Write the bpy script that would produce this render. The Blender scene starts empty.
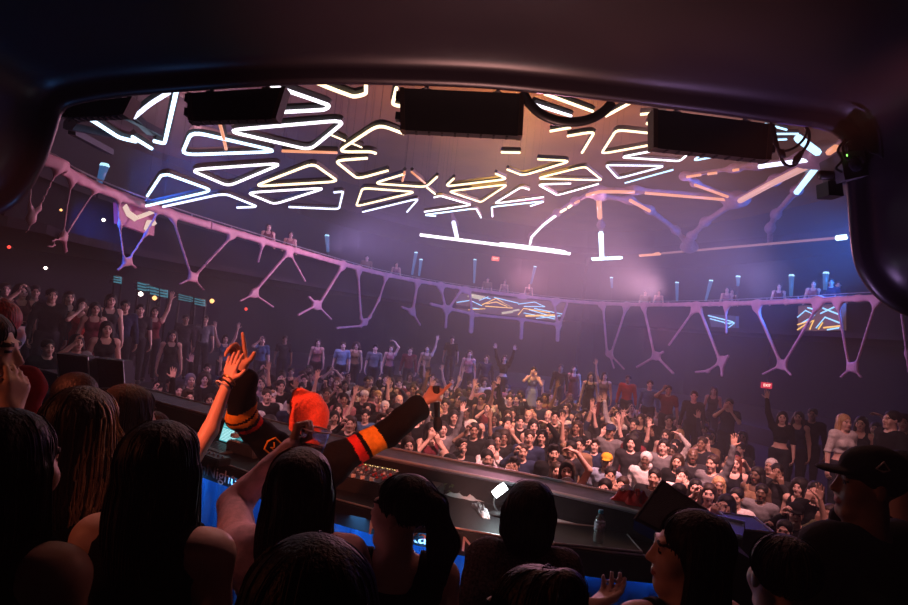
import bpy, bmesh, math, random
import numpy as np
from mathutils import Vector, Matrix, kdtree
random.seed(7)
rng = random.Random(11)
SC = bpy.context.scene
COL = SC.collection
# ---------------------------------------------------------------- camera
CAM = Vector((0.0, 0.0, 3.45))
FPX = 600.0
PITCH, ROLL = math.radians(1.66), math.radians(6.0)
_f = Vector((0, math.cos(PITCH), math.sin(PITCH)))
_u0 = Vector((0, -math.sin(PITCH), math.cos(PITCH)))
_r0 = Vector((1, 0, 0))
_r = _r0 * math.cos(ROLL) + _u0 * math.sin(ROLL)
_u = _u0 * math.cos(ROLL) - _r0 * math.sin(ROLL)
cam_data = bpy.data.cameras.new('camera')
cam_data.sensor_width = 36.0
cam_data.lens = FPX / 908.0 * 36.0
cam_data.clip_start, cam_data.clip_end = 0.05, 200
cam = bpy.data.objects.new('camera', cam_data)
COL.objects.link(cam)
m = Matrix(((_r.x, _u.x, -_f.x, CAM.x), (_r.y, _u.y, -_f.y, CAM.y), (_r.z, _u.z, -_f.z, CAM.z), (0, 0, 0, 1)))
cam.matrix_world = m
SC.camera = cam

def ray(px, py):
    return _f * FPX + _r * (px - 454.0) + _u * (302.5 - py)
def P(px, py, Y):                       # the world point seen at a pixel, Y metres into the hall
    d = ray(px, py); return CAM + d * (Y / d.y)
def onz(px, py, z):                     # the same on the horizontal plane at height z
    d = ray(px, py); return CAM + d * ((z - CAM.z) / d.z)
def project(p):
    q = Vector(p) - CAM; w = q.dot(_f)
    return 454 + FPX * q.dot(_r) / w, 302.5 - FPX * q.dot(_u) / w

# ---------------------------------------------------------------- world, haze and exposure
SC.view_settings.view_transform = 'Standard'
SC.view_settings.look = 'None'
SC.view_settings.gamma = 1.0
SC.view_settings.use_curve_mapping = False
SC.view_settings.exposure = 0.0
SC.cycles.use_denoising = True
SC.cycles.max_bounces = 4
SC.cycles.diffuse_bounces = 2
SC.cycles.volume_bounces = 0
SC.cycles.transmission_bounces = 6
SC.cycles.sample_clamp_indirect = 1.5
SC.cycles.sample_clamp_direct = 0.0
SC.cycles.caustics_reflective = False
SC.cycles.caustics_refractive = False
W = bpy.data.worlds.new('night'); SC.world = W; W.use_nodes = True
nt = W.node_tree
bg = nt.nodes['Background']; bg.inputs[0].default_value = (0.10, 0.08, 0.16, 1); bg.inputs[1].default_value = 0.01
HAZE = 0.0105
vs = nt.nodes.new('ShaderNodeVolumeScatter')
vs.inputs['Color'].default_value = (1, 1, 1, 1); vs.inputs['Density'].default_value = HAZE; vs.inputs['Anisotropy'].default_value = 0.1
nt.links.new(vs.outputs[0], nt.nodes['World Output'].inputs['Volume'])

# ---------------------------------------------------------------- lights
def aim(o, target):
    d = Vector(target) - o.location
    o.rotation_euler = d.to_track_quat('-Z', 'Y').to_euler()
def area(name, loc, target, size, power, color, sy=None, spread=None):
    l = bpy.data.lights.new(name, 'AREA'); l.energy = power; l.color = color; l.size = size
    if sy: l.shape = 'RECTANGLE'; l.size_y = sy
    if spread: l.spread = math.radians(spread)
    o = bpy.data.objects.new(name, l); COL.objects.link(o); o.location = loc; aim(o, target); return o
def spot(name, loc, target, power, color, angle, blend=0.5, radius=0.1):
    l = bpy.data.lights.new(name, 'SPOT'); l.energy = power; l.color = color; l.spot_size = math.radians(angle)
    l.spot_blend = blend; l.shadow_soft_size = radius
    o = bpy.data.objects.new(name, l); COL.objects.link(o); o.location = loc; aim(o, target); return o
#LIGHTS
spot('crowd_wash_centre', (3.2, 6.4, 8.2), (2.0, 10.4, 1.2), 7600, (1.0, 0.42, 0.41), 58, 0.9, 0.15)
spot('crowd_wash_right', (3.8, 5.8, 7.0), (4.6, 8.8, 1.2), 1500, (1.0, 0.40, 0.42), 50, 0.9, 0.15)
spot('crowd_wash_left', (-3.6, 6.8, 7.2), (-3.2, 10.5, 1.2), 1500, (0.95, 0.38, 0.50), 54, 0.9, 0.15)
spot('amber_beam', (1.0, 13.5, 9.2), (1.2, 15.0, 0), 3600, (1.0, 0.50, 0.10), 62, 1.0, 0.5)
area('amber_ceiling_wash', (1.0, 14.0, 7.3), (1.0, 15.5, 9.0), 3.5, 680, (1.0, 0.46, 0.07))
spot('rose_balcony_beam', (8.2, 24.0, 5.4), (4.0, 21.0, 6.2), 11500, (0.95, 0.46, 0.66), 66, 1.0, 0.6)
spot('rose_back_beam', (3.0, 29.0, 5.4), (4.0, 21.0, 6.6), 4600, (1.0, 0.38, 0.56), 64, 1.0, 0.6)
spot('lavender_balcony_beam', (9.6, 17.5, 5.4), (5.0, 18.0, 6.8), 3800, (0.60, 0.42, 1.0), 90, 1.0, 0.6)
spot('violet_left_beam', (-4.2, 18.5, 5.4), (1.0, 19.5, 6.6), 5200, (0.56, 0.38, 1.0), 90, 1.0, 0.6)
spot('violet_low_left_beam', (-3.5, 17.0, 4.6), (-2.0, 19.0, 1.0), 260, (0.55, 0.36, 0.95), 110, 1.0, 0.6)
spot('blue_left_beam', (-6.2, 11.0, 5.3), (-2.0, 14.5, 7.0), 2600, (0.03, 0.16, 1.0), 110, 1.0, 0.6)
spot('blue_low_left_beam', (-6.6, 10.5, 4.7), (-6.5, 14.0, 2.0), 420, (0.02, 0.14, 1.0), 120, 1.0, 0.4)
spot('blue_right_beam', (11.5, 15.0, 7.0), (8.5, 18.0, 5.8), 9500, (0.01, 0.19, 1.0), 96, 1.0, 0.6)
spot('indigo_low_right_beam', (9.0, 18.0, 4.8), (8.5, 14.0, 2.0), 240, (0.12, 0.08, 1.0), 120, 1.0, 0.4)
spot('magenta_down_beam', (2.0, 19.0, 8.6), (3.0, 17.0, 0), 1600, (0.90, 0.20, 0.50), 70, 1.0, 0.6)
area('rose_left_cloth_wash', (-5.6, 12.0, 7.0), (-6.5, 13.5, 9.0), 1.5, 260, (1.0, 0.40, 0.55))
spot('lattice_wash_right', (3.0, 9.0, 3.6), (9.0, 20.0, 4.5), 520, (1.0, 0.24, 0.42), 55, 0.8, 0.2)
spot('lattice_wash_left', (0.5, 8.0, 3.8), (-6.5, 13.0, 4.6), 200, (1.0, 0.28, 0.55), 80, 0.8, 0.2)
spot('red_booth_light', (-2.2, 1.3, 4.25), (-0.95, 3.0, 3.0), 330, (1.0, 0.17, 0.08), 32, 0.7, 0.05)
spot('red_booth_light', (1.2, 1.2, 4.3), (-0.25, 3.35, 3.0), 230, (1.0, 0.20, 0.11), 27, 0.7, 0.05)
spot('added_booth_fill', (0.4, 3.0, 4.45), (0.4, 2.0, 2.7), 10, (1.0, 0.32, 0.25), 120, 0.9, 0.1)  # added warm fill from above for the faces turned towards the desk
spot('red_side_spill', (-2.7, 0.9, 3.7), (-1.0, 1.6, 2.7), 17, (1.0, 0.22, 0.10), 90, 0.9, 0.1)
spot('added_booth_fill', (1.7, 3.0, 3.9), (1.5, 2.1, 3.05), 8, (1.0, 0.36, 0.26), 60, 0.9, 0.1)  # added fill for the capped man's face
spot('added_booth_fill', (-0.5, 2.92, 4.35), (-0.66, 1.95, 3.0), 34, (1.0, 0.42, 0.40), 34, 0.9, 0.1)  # added fill for the pale rose sleeve and the cup hand
spot('added_booth_fill', (-1.2, 2.92, 4.3), (-1.15, 1.85, 2.9), 11, (1.0, 0.42, 0.28), 40, 0.9, 0.1)  # added fill that brings out the blonde streaks
spot('rim_uplight_warm', (0.2, 3.02, 2.3), (0.2, 2.93, 4.7), 170, (1.0, 0.45, 0.40), 70, 0.9, 0.05)  # added uplights inside the booth, they make the highlight along the canopy lip
spot('rim_uplight_violet', (1.4, 3.02, 2.4), (1.6, 2.93, 4.6), 110, (0.6, 0.35, 0.9), 60, 0.9, 0.05)
spot('rim_uplight_blue', (-1.7, 3.02, 2.6), (-2.2, 2.93, 4.5), 9, (0.12, 0.35, 1.0), 70, 0.9, 0.05)  # added too, tints the left side of the booth shell blue
#ENDLIGHTS

# ---------------------------------------------------------------- materials
MATS = {}
def mat(name, color, rough=0.6, metal=0.0, var=0.15, scale=8.0, emit=None, estr=0.0, bump=0.0, stretch=None, trans=0.0, sheen=0.0, sampled=False, spec=0.5):
    if name in MATS: return MATS[name]
    m = bpy.data.materials.new(name); m.use_nodes = True; n = m.node_tree; b = n.nodes['Principled BSDF']
    b.inputs['Roughness'].default_value = rough; b.inputs['Metallic'].default_value = metal
    tc = n.nodes.new('ShaderNodeTexCoord'); mp = n.nodes.new('ShaderNodeMapping'); nz = n.nodes.new('ShaderNodeTexNoise')
    n.links.new(tc.outputs['Object'], mp.inputs[0]); n.links.new(mp.outputs[0], nz.inputs['Vector'])
    nz.inputs['Scale'].default_value = scale
    if stretch: mp.inputs['Scale'].default_value = stretch
    r = n.nodes.new('ShaderNodeValToRGB'); n.links.new(nz.outputs['Fac'], r.inputs[0])
    c = color
    r.color_ramp.elements[0].position = 0.3; r.color_ramp.elements[1].position = 0.7
    r.color_ramp.elements[0].color = (*[x * (1 - var) for x in c], 1); r.color_ramp.elements[1].color = (*[min(1, x * (1 + var)) for x in c], 1)
    n.links.new(r.outputs[0], b.inputs['Base Color'])
    if bump:
        bp = n.nodes.new('ShaderNodeBump'); bp.inputs['Strength'].default_value = bump; bp.inputs['Distance'].default_value = 0.01
        n.links.new(nz.outputs['Fac'], bp.inputs['Height']); n.links.new(bp.outputs[0], b.inputs['Normal'])
    if emit:
        b.inputs['Emission Color'].default_value = (*emit, 1); b.inputs['Emission Strength'].default_value = estr
        m.cycles.emission_sampling = 'AUTO' if sampled else 'NONE'
    b.inputs['Specular IOR Level'].default_value = spec
    if trans: b.inputs['Transmission Weight'].default_value = trans; b.inputs['IOR'].default_value = 1.3
    if sheen: b.inputs['Sheen Weight'].default_value = sheen
    MATS[name] = m; return m
BLACK = mat('black_plastic', (0.012, 0.012, 0.013), 0.45)
MATTE = mat('matte_black_metal', (0.010, 0.010, 0.011), 0.7)
GREY = mat('grey_plastic', (0.10, 0.10, 0.11), 0.5)
STEEL = mat('brushed_steel', (0.35, 0.35, 0.36), 0.3, 0.9, scale=30)
WHITE = mat('white_plastic', (0.75, 0.75, 0.76), 0.4)
GRILLE = mat('speaker_grille', (0.02, 0.02, 0.022), 0.6, 0.3, var=0.8, scale=220, bump=0.5)
TRIMM = mat('silver_trim', (0.45, 0.44, 0.46), 0.35, 0.4)

# ---------------------------------------------------------------- mesh helpers
def tag(o, label=None, cat=None, group=None, kind=None):
    if label: o['label'] = label
    if cat: o['category'] = cat
    if group: o['group'] = group
    if kind: o['kind'] = kind
    return o
def empty(name, loc=(0, 0, 0), rz=0.0):
    o = bpy.data.objects.new(name, None); COL.objects.link(o); o.location = loc; o.rotation_euler = (0, 0, rz); o.empty_display_size = 0.1
    return o
def link(name, me, mats=None, parent=None, loc=None, local=False):
    o = bpy.data.objects.new(name, me); COL.objects.link(o)
    if mats:
        for m_ in (mats if isinstance(mats, (list, tuple)) else [mats]): me.materials.append(m_)
    if parent:
        o.parent = parent
        if not local: o.matrix_parent_inverse = parent_world(parent).inverted()
    if loc: o.location = loc
    return o
def parent_world(p):
    mw = Matrix.LocRotScale(p.location, p.rotation_euler, p.scale)
    return (parent_world(p.parent) @ p.matrix_parent_inverse @ mw) if p.parent else mw
class MB:                               # collects shapes, then builds ONE mesh object
    def __init__(s): s.v = []; s.f = []; s.mi = []; s.cur = 0
    def add(s, vs, fs):
        n = len(s.v); s.v += [tuple(x) for x in vs]; s.f += [tuple(n + i for i in f) for f in fs]; s.mi += [s.cur] * len(fs)
    def box(s, lo, hi, M=None):
        x0, y0, z0 = lo; x1, y1, z1 = hi
        v = [Vector(a) for a in ((x0,y0,z0),(x1,y0,z0),(x1,y1,z0),(x0,y1,z0),(x0,y0,z1),(x1,y0,z1),(x1,y1,z1),(x0,y1,z1))]
        if M: v = [M @ a for a in v]
        s.add(v, [(0,3,2,1),(4,5,6,7),(0,1,5,4),(1,2,6,5),(2,3,7,6),(3,0,4,7)])
    def bbox(s, lo, hi, b=0.01, M=None):  # bevelled box
        bm = bmesh.new(); bmesh.ops.create_cube(bm, size=1)
        for v in bm.verts: v.co = Vector([(lo[i] + hi[i]) / 2 + v.co[i] * (hi[i] - lo[i]) for i in range(3)])
        bmesh.ops.bevel(bm, geom=bm.edges[:], offset=b, segments=2, affect='EDGES')
        if M: bmesh.ops.transform(bm, matrix=M, verts=bm.verts)
        bm.verts.index_update(); s.add([v.co.copy() for v in bm.verts], [[v.index for v in f.verts] for f in bm.faces]); bm.free()
    def hexa(s, near, far):             # two quads, near and far, to a solid
        s.add(list(near) + list(far), [(0,1,2,3),(7,6,5,4),(0,4,5,1),(1,5,6,2),(2,6,7,3),(3,7,4,0)])
    def tube(s, pts, r, n=8, closed=False, caps=True, rr=None):
        pts = [Vector(p) for p in pts]; N = len(pts); vs = []; up = None
        for i, p in enumerate(pts):
            a = pts[(i - 1) % N] if (closed or i > 0) else p; b = pts[(i + 1) % N] if (closed or i < N - 1) else p
            t = (b - a).normalized()
            if up is None:
                up = Vector((0, 0, 1)) if abs(t.z) < 0.9 else Vector((1, 0, 0))
            x = t.cross(up).normalized(); y = x.cross(t).normalized(); up = y
            q = rr[i] if rr else r
            for k in range(n):
                an = 2 * math.pi * k / n; vs.append(p + x * math.cos(an) * q + y * math.sin(an) * q)
        fs = []
        for i in range(N if closed else N - 1):
            j = (i + 1) % N
            for k in range(n): l = (k + 1) % n; fs.append((i*n+k, i*n+l, j*n+l, j*n+k))
        if caps and not closed: fs.append(tuple(range(n - 1, -1, -1))); fs.append(tuple((N-1)*n + k for k in range(n)))
        s.add(vs, fs)
    def bar(s, a, b, w, h, up=Vector((0, 0, 1))):
        a = Vector(a); b = Vector(b); t = (b - a).normalized(); x = t.cross(up).normalized() * w / 2; y = x.cross(t).normalized() * h / 2
        s.hexa([a - x - y, a + x - y, a + x + y, a - x + y], [b - x - y, b + x - y, b + x + y, b - x + y])
    def lathe(s, prof, c, n=24, M=None):
        vs = []; fs = []
        for r, z in prof:
            for k in range(n):
                an = 2 * math.pi * k / n; v = Vector((r * math.cos(an), r * math.sin(an), z)); v = (M @ v) if M else v; vs.append(v + Vector(c))
        for i in range(len(prof) - 1):
            for k in range(n): l = (k + 1) % n; fs.append((i*n+k, i*n+l, (i+1)*n+l, (i+1)*n+k))
        fs.append(tuple(range(n - 1, -1, -1))); fs.append(tuple((len(prof)-1)*n + k for k in range(n)))
        s.add(vs, fs)
    def build(s, name, mats=None, parent=None, smooth=False, fix=True):
        me = bpy.data.meshes.new(name); me.from_pydata(s.v, [], s.f); 
        if fix:
            bm = bmesh.new(); bm.from_mesh(me); bmesh.ops.recalc_face_normals(bm, faces=bm.faces); bm.to_mesh(me); bm.free()
        if any(s.mi): me.polygons.foreach_set('material_index', s.mi)
        if smooth: me.polygons.foreach_set('use_smooth', [True] * len(me.polygons))
        me.update(); return link(name, me, mats, parent)
def rounded(pts, r, closed=True, n=5):
    pts = [Vector(p) for p in pts]; N = len(pts); out = []
    for i, p in enumerate(pts):
        if not closed and i in (0, N - 1): out.append(p); continue
        a = pts[(i - 1) % N]; b = pts[(i + 1) % N]; da = a - p; db = b - p
        q = min(r, da.length * 0.4, db.length * 0.4); s0 = p + da.normalized() * q; s1 = p + db.normalized() * q
        for k in range(n + 1): t = k / n; out.append(s0 * (1-t)**2 + p * 2*t*(1-t) + s1 * t*t)
    return out
def catmull(pts, n=6):
    pts = [Vector(p) for p in pts]; out = []
    for i in range(len(pts) - 1):
        p0 = pts[max(i-1, 0)]; p1 = pts[i]; p2 = pts[i+1]; p3 = pts[min(i+2, len(pts)-1)]
        for k in range(n):
            t = k / n; out.append(0.5 * ((2*p1) + (p2-p0)*t + (2*p0-5*p1+4*p2-p3)*t*t + (3*p1-p0-3*p2+p3)*t**3))
    out.append(pts[-1]); return out
# ---------------------------------------------------------------- smooth-blended solids (bodies, hair, clothes, organic lattice)
def cap(a, b, ra, rb=None, k=0.02): return ('cap', tuple(a), tuple(b), ra, ra if rb is None else rb, k, 1)
def ell(c, r, k=0.02, sign=1, R=None): return ('ell', tuple(c), tuple(r), R, None, k, sign)
def capc(a, b, ra, rb=None, k=0.01): return ('cap', tuple(a), tuple(b), ra, ra if rb is None else rb, k, -1)
def xform(prims, M, s=1.0):
    out = []; R3 = M.to_3x3().normalized()
    for p in prims:
        if p[0] == 'cap': out.append(('cap', tuple(M @ Vector(p[1])), tuple(M @ Vector(p[2])), p[3]*s, p[4]*s, p[5], p[6]))
        else:
            R = R3 @ p[3] if p[3] else R3
            out.append(('ell', tuple(M @ Vector(p[1])), tuple(x*s for x in p[2]), R, None, p[5], p[6]))
    return out
def inflate(prims, d):
    out = []
    for p in prims:
        if p[6] < 0: continue
        if p[0] == 'cap': out.append(('cap', p[1], p[2], p[3]+d, p[4]+d, p[5], 1))
        else: out.append(('ell', p[1], tuple(x+d for x in p[2]), p[3], None, p[5], 1))
    return out
def pbox(p):
    if p[0] == 'cap':
        r = max(p[3], p[4]); return [min(p[1][i], p[2][i]) - r for i in range(3)], [max(p[1][i], p[2][i]) + r for i in range(3)]
    r = max(p[2]) if p[3] else None
    return [p[1][i] - (r or p[2][i]) for i in range(3)], [p[1][i] + (r or p[2][i]) for i in range(3)]
def solid(prims, h, cuts=(), post=None):
    bb = [pbox(p) for p in prims if p[6] > 0]
    lo = np.array([min(b[0][i] for b in bb) for i in range(3)]) - 3*h - 0.01; hi = np.array([max(b[1][i] for b in bb) for i in range(3)]) + 3*h + 0.01
    n = np.ceil((hi - lo) / h).astype(int) + 1
    ax = [(lo[i] + h*np.arange(n[i])).astype(np.float32) for i in range(3)]
    F = np.full(n, 1.0, np.float32)
    for p in prims:
        b0, b1 = pbox(p); mg = p[5] + 3*h
        i0 = [max(0, int((b0[i] - mg - lo[i]) / h)) for i in range(3)]; i1 = [min(n[i], int((b1[i] + mg - lo[i]) / h) + 2) for i in range(3)]
        if any(i1[i] <= i0[i] for i in range(3)): continue
        x = ax[0][i0[0]:i1[0], None, None]; y = ax[1][None, i0[1]:i1[1], None]; z = ax[2][None, None, i0[2]:i1[2]]
        if p[0] == 'cap':
            a, b = p[1], p[2]; d = [b[i]-a[i] for i in range(3)]; L = max(sum(q*q for q in d), 1e-9)
            t = np.clip(((x-a[0])*d[0] + (y-a[1])*d[1] + (z-a[2])*d[2]) / L, 0, 1)
            D = np.sqrt((x-a[0]-t*d[0])**2 + (y-a[1]-t*d[1])**2 + (z-a[2]-t*d[2])**2) - (p[3] + t*(p[4]-p[3]))
        else:
            c, r, R = p[1], p[2], p[3]; X, Y, Z = x-c[0], y-c[1], z-c[2]
            if R:
                X, Y, Z = (X*R[0][0]+Y*R[1][0]+Z*R[2][0], X*R[0][1]+Y*R[1][1]+Z*R[2][1], X*R[0][2]+Y*R[1][2]+Z*R[2][2])
            k0 = np.sqrt((X/r[0])**2 + (Y/r[1])**2 + (Z/r[2])**2); k1 = np.sqrt((X/r[0]**2)**2 + (Y/r[1]**2)**2 + (Z/r[2]**2)**2) + 1e-9
            D = k0*(k0-1)/k1
        S = F[i0[0]:i1[0], i0[1]:i1[1], i0[2]:i1[2]]; k = max(p[5], 1e-4)
        if p[6] > 0:
            q = np.maximum(k - np.abs(S-D), 0)/k; S[...] = np.minimum(S, D) - q*q*k*0.25
        else:
            q = np.maximum(k - np.abs(S+D), 0)/k; S[...] = np.maximum(S, -D) + q*q*k*0.25
    x = ax[0][:, None, None]; y = ax[1][None, :, None]; z = ax[2][None, None, :]
    if post is not None: F = F + post(x, y, z)
    for c in cuts: F = np.maximum(F, c(x, y, z))
    F[0] = 1; F[-1] = 1; F[:, 0] = 1; F[:, -1] = 1; F[:, :, 0] = 1; F[:, :, -1] = 1
    return nets(F, lo, h)
def nets(F, lo, h):
    s = F < 0; cnt = np.zeros([d-1 for d in F.shape], np.int8)
    for i in (0, 1):
        for j in (0, 1):
            for k in (0, 1): cnt += s[i:F.shape[0]-1+i, j:F.shape[1]-1+j, k:F.shape[2]-1+k]
    act = (cnt > 0) & (cnt < 8); ai = np.argwhere(act); idx = np.full(act.shape, -1, np.int32); idx[act] = np.arange(len(ai))
    pos = np.zeros((len(ai), 3), np.float32); num = np.zeros(len(ai), np.float32)
    for a in range(3):
        for u in (0, 1):
            for v in (0, 1):
                c0 = [0, 0, 0]; o = [q for q in range(3) if q != a]; c0[o[0]] = u; c0[o[1]] = v; c1 = list(c0); c1[a] = 1
                f0 = F[ai[:,0]+c0[0], ai[:,1]+c0[1], ai[:,2]+c0[2]]; f1 = F[ai[:,0]+c1[0], ai[:,1]+c1[1], ai[:,2]+c1[2]]
                mk = (f0 < 0) != (f1 < 0); t = np.where(mk, f0/np.where(mk, f0-f1, 1), 0)
                pos[:, o[0]] += mk*u; pos[:, o[1]] += mk*v; pos[:, a] += mk*t; num += mk
    V = lo + h*(ai + pos/num[:, None]); Q = []
    for a in range(3):
        o = [q for q in range(3) if q != a]
        A = [slice(None)]*3; B = [slice(None)]*3; A[a] = slice(0, -1); B[a] = slice(1, None)
        ch = s[tuple(A)] != s[tuple(B)]; e = np.argwhere(ch)
        e = e[(e[:, o[0]] > 0) & (e[:, o[1]] > 0)]
        e = e[(e[:, o[0]] < act.shape[o[0]]) & (e[:, o[1]] < act.shape[o[1]])]
        ins = s[e[:,0], e[:,1], e[:,2]]
        def cell(d0, d1):
            q = e.copy(); q[:, o[0]] -= d0; q[:, o[1]] -= d1; return idx[q[:,0], q[:,1], q[:,2]]
        q = np.stack([cell(1,1), cell(0,1), cell(0,0), cell(1,0)], 1)
        fl = ins if a != 1 else ~ins
        q[~fl] = q[~fl][:, ::-1]; Q.append(q)
    return V, np.concatenate(Q)
def npmesh(name, V, Q, mi=None):
    me = bpy.data.meshes.new(name); me.vertices.add(len(V)); me.vertices.foreach_set('co', np.asarray(V, np.float32).ravel())
    me.loops.add(Q.size); me.polygons.add(len(Q)); me.loops.foreach_set('vertex_index', Q.astype(np.int32).ravel())
    me.polygons.foreach_set('loop_start', np.arange(0, Q.size, Q.shape[1], dtype=np.int32))
    if mi is not None: me.polygons.foreach_set('material_index', np.asarray(mi, np.int32))
    me.polygons.foreach_set('use_smooth', np.ones(len(Q), bool)); me.update(calc_edges=True); me.validate(); return me
# ---------------------------------------------------------------- the hall
FLOORM = mat('dance_floor_vinyl', (0.03, 0.028, 0.03), 0.4, scale=3)
WALLM = mat('dark_plaster', (0.005, 0.005, 0.010), 0.9, scale=2, spec=0.05)
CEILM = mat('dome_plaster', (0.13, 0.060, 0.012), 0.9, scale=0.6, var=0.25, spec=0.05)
WEBM = mat('rose_lacquered_lattice', (0.60, 0.30, 0.36), 0.55, scale=3)
SLABM = mat('balcony_soffit', (0.015, 0.012, 0.02), 0.9, spec=0.1)
def struct(o): o['kind'] = 'structure'; return o
b = MB(); b.box((-24, 4.0, -0.3), (26, 42, 0.0)); struct(b.build('floor', FLOORM))
b = MB(); b.box((-4.2, -2.0, 0.9), (4.2, 3.55, 1.2)); struct(b.build('floor_booth', mat('booth_carpet', (0.02, 0.018, 0.02), 0.95, scale=40)))

band = [(44.6,159),(58,166.5),(79,180),(96,188),(118,195.5),(140.5,203),(173,216),(211,225.7),(237,233),(264,241),(290,249.7),(329,259.5),(343,264),(361,269.6),
        (385,275),(416.5,281.5),(441.8,285.5),(480,291),(524,297),(567,302),(595,304),(626,305),(650,305),(700,304.5),(730,304),(760,303),(800,301),(838,299.5),(872,298)]
ZB = 5.05
ZF = ZB - 0.85
raw = [onz(a, c, ZB) for a, c in band]
left_ext = [Vector((-7.6, 3.5, ZB)), Vector((-7.2, 5.8, ZB))]; right_ext = [Vector((10.6, 12.0, ZB)), Vector((10.9, 9.0, ZB)), Vector((11.0, 5.0, ZB))]
for _ in range(3):
    raw = [raw[0]] + [(raw[i-1] + raw[i]*2 + raw[i+1]) / 4 for i in range(1, len(raw)-1)] + [raw[-1]]
RING = catmull(left_ext + raw + right_ext, 5)
RING = [Vector((p.x, p.y)) for p in RING]
SLEN = [0.0]
for i in range(1, len(RING)): SLEN.append(SLEN[-1] + (RING[i]-RING[i-1]).length)
RNX = np.array([p.x for p in RING]); RNY = np.array([p.y for p in RING]); RS = np.array(SLEN)
tx = np.gradient(RNX, RS); ty = np.gradient(RNY, RS); ln = np.hypot(tx, ty); OUTX, OUTY = -ty/ln, tx/ln      # outward = left of travel (clockwise from left)
def ringpt(s, z, out=0.0):
    return Vector((np.interp(s, RS, RNX) + out*np.interp(s, RS, OUTX), np.interp(s, RS, RNY) + out*np.interp(s, RS, OUTY), z))
def onring(px, py):                     # (s, z) where the line of sight meets the balcony front
    d = ray(px, py); D2 = Vector((d.x, d.y)); best = None
    for i in range(len(RING)-1):
        a = RING[i]; e = RING[i+1] - a; den = D2.x*e.y - D2.y*e.x
        if abs(den) < 1e-9: continue
        t = (a.x*e.y - a.y*e.x)/den; u = (a.x*D2.y - a.y*D2.x)/den
        if t > 0 and -0.001 <= u <= 1.001 and (best is None or t < best[0]): best = (t, SLEN[i] + u*e.length)
    if best is None: return (0, 0)
    return best[1], CAM.z + d.z*best[0]
def ringray(px, py, out):              # the point seen at a pixel, `out` metres behind the balcony front
    s_, z_ = onring(px, py); p = ringpt(s_, z_, 0); u = (p - CAM).normalized(); n = Vector((np.interp(s_, RS, OUTX), np.interp(s_, RS, OUTY), 0)); c = max(.22, u.dot(n))
    return p + u*(out/c)
def ringstrip(b, z0, z1, o0, o1, s0=0, s1=None, step=0.8):
    s1 = SLEN[-1] if s1 is None else s1; n = max(2, int((s1-s0)/step)); vs = []; fs = []
    for i in range(n+1):
        s = s0 + (s1-s0)*i/n
        vs += [ringpt(s, z0, o0), ringpt(s, z1, o0), ringpt(s, z1, o1), ringpt(s, z0, o1)]
    for i in range(n):
        for k in range(4): fs.append((i*4+k, i*4+(k+1)%4, i*4+4+(k+1)%4, i*4+4+k))
    fs += [(0,1,2,3), (n*4+3, n*4+2, n*4+1, n*4)]; b.add(vs, fs)
if sum(OUTX * (RNX - 2)) + sum(OUTY * (RNY - 15)) < 0: OUTX, OUTY = -OUTX, -OUTY
# balcony slab, outer wall, ceiling
b = MB(); ringstrip(b, ZF-0.14, ZF, 0.12, 4.4); struct(b.build('floor_balcony', SLABM))
b = MB(); ringstrip(b, ZF, ZB-0.03, 0.62, 0.70); struct(b.build('wall_parapet', WALLM))
OUT = 4.4
for nm, a0, a1 in (('wall_left', 0.0, 0.36), ('wall_back', 0.36, 0.66), ('wall_right', 0.66, 1.0)):
    b = MB(); ringstrip(b, 0.0, 9.6, OUT, OUT+0.3, SLEN[-1]*a0, SLEN[-1]*a1); struct(b.build(nm, WALLM))
# shallow dome over the dance floor
cx, cy = 2.0, 17.0; vs = []; fs = []; NR, NA = 12, 64
for i in range(NR+1):
    q = i/NR
    for k in range(NA):
        an = 2*math.pi*k/NA; r = 24*q
        vs.append((cx + r*math.cos(an)*0.95, cy + r*math.sin(an)*1.0, 8.9 + 1.0*math.sqrt(max(0, 1-q*q))))
for i in range(NR):
    for k in range(NA): l = (k+1) % NA; fs.append((i*NA+k, i*NA+l, (i+1)*NA+l, (i+1)*NA+k))
n0 = len(vs)
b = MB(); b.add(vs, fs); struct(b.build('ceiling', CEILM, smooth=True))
# raised tiers round the dance floor
inner = catmull([Vector(p) for p in ((-5.0,4.6,0),(-5.3,7.5,0),(-5.7,10,0),(-6.2,13,0),(-5.8,15.5,0),(-3.5,17.6,0),(0,18.6,0),(4,18.2,0),(6.6,16,0),(6.8,13,0),(6.3,10.6,0),(5.9,8.6,0),(5.6,6.0,0))], 5)
def tier(off0, off1, z0, z1, name, m_):
    N = len(inner); vs = []; fs = []
    for i, p in enumerate(inner):
        t = (inner[min(i+1, N-1)] - inner[max(i-1, 0)]).normalized(); o = Vector((-t.y, t.x, 0))
        for off, z in ((off0, z0), (off0, z1), (off1, z1), (off1, z0)): vs.append(Vector((p.x, p.y, z)) + o*off)
    for i in range(N-1):
        for k in range(4): fs.append((i*4+k, i*4+(k+1)%4, i*4+4+(k+1)%4, i*4+4+k))
    fs += [(0,1,2,3), tuple(4*(N-1)+k for k in (3,2,1,0))]
    b = MB(); b.add(vs, fs); return struct(b.build(name, m_))
TIERM = mat('tier_carpet', (0.03, 0.02, 0.03), 0.9, scale=20)
tier(0.0, 2.4, 0.0, 0.9, 'floor_lower_tier', TIERM)
tier(2.4, 9.0, 0.0, 1.35, 'floor_upper_tier', TIERM)
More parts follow.
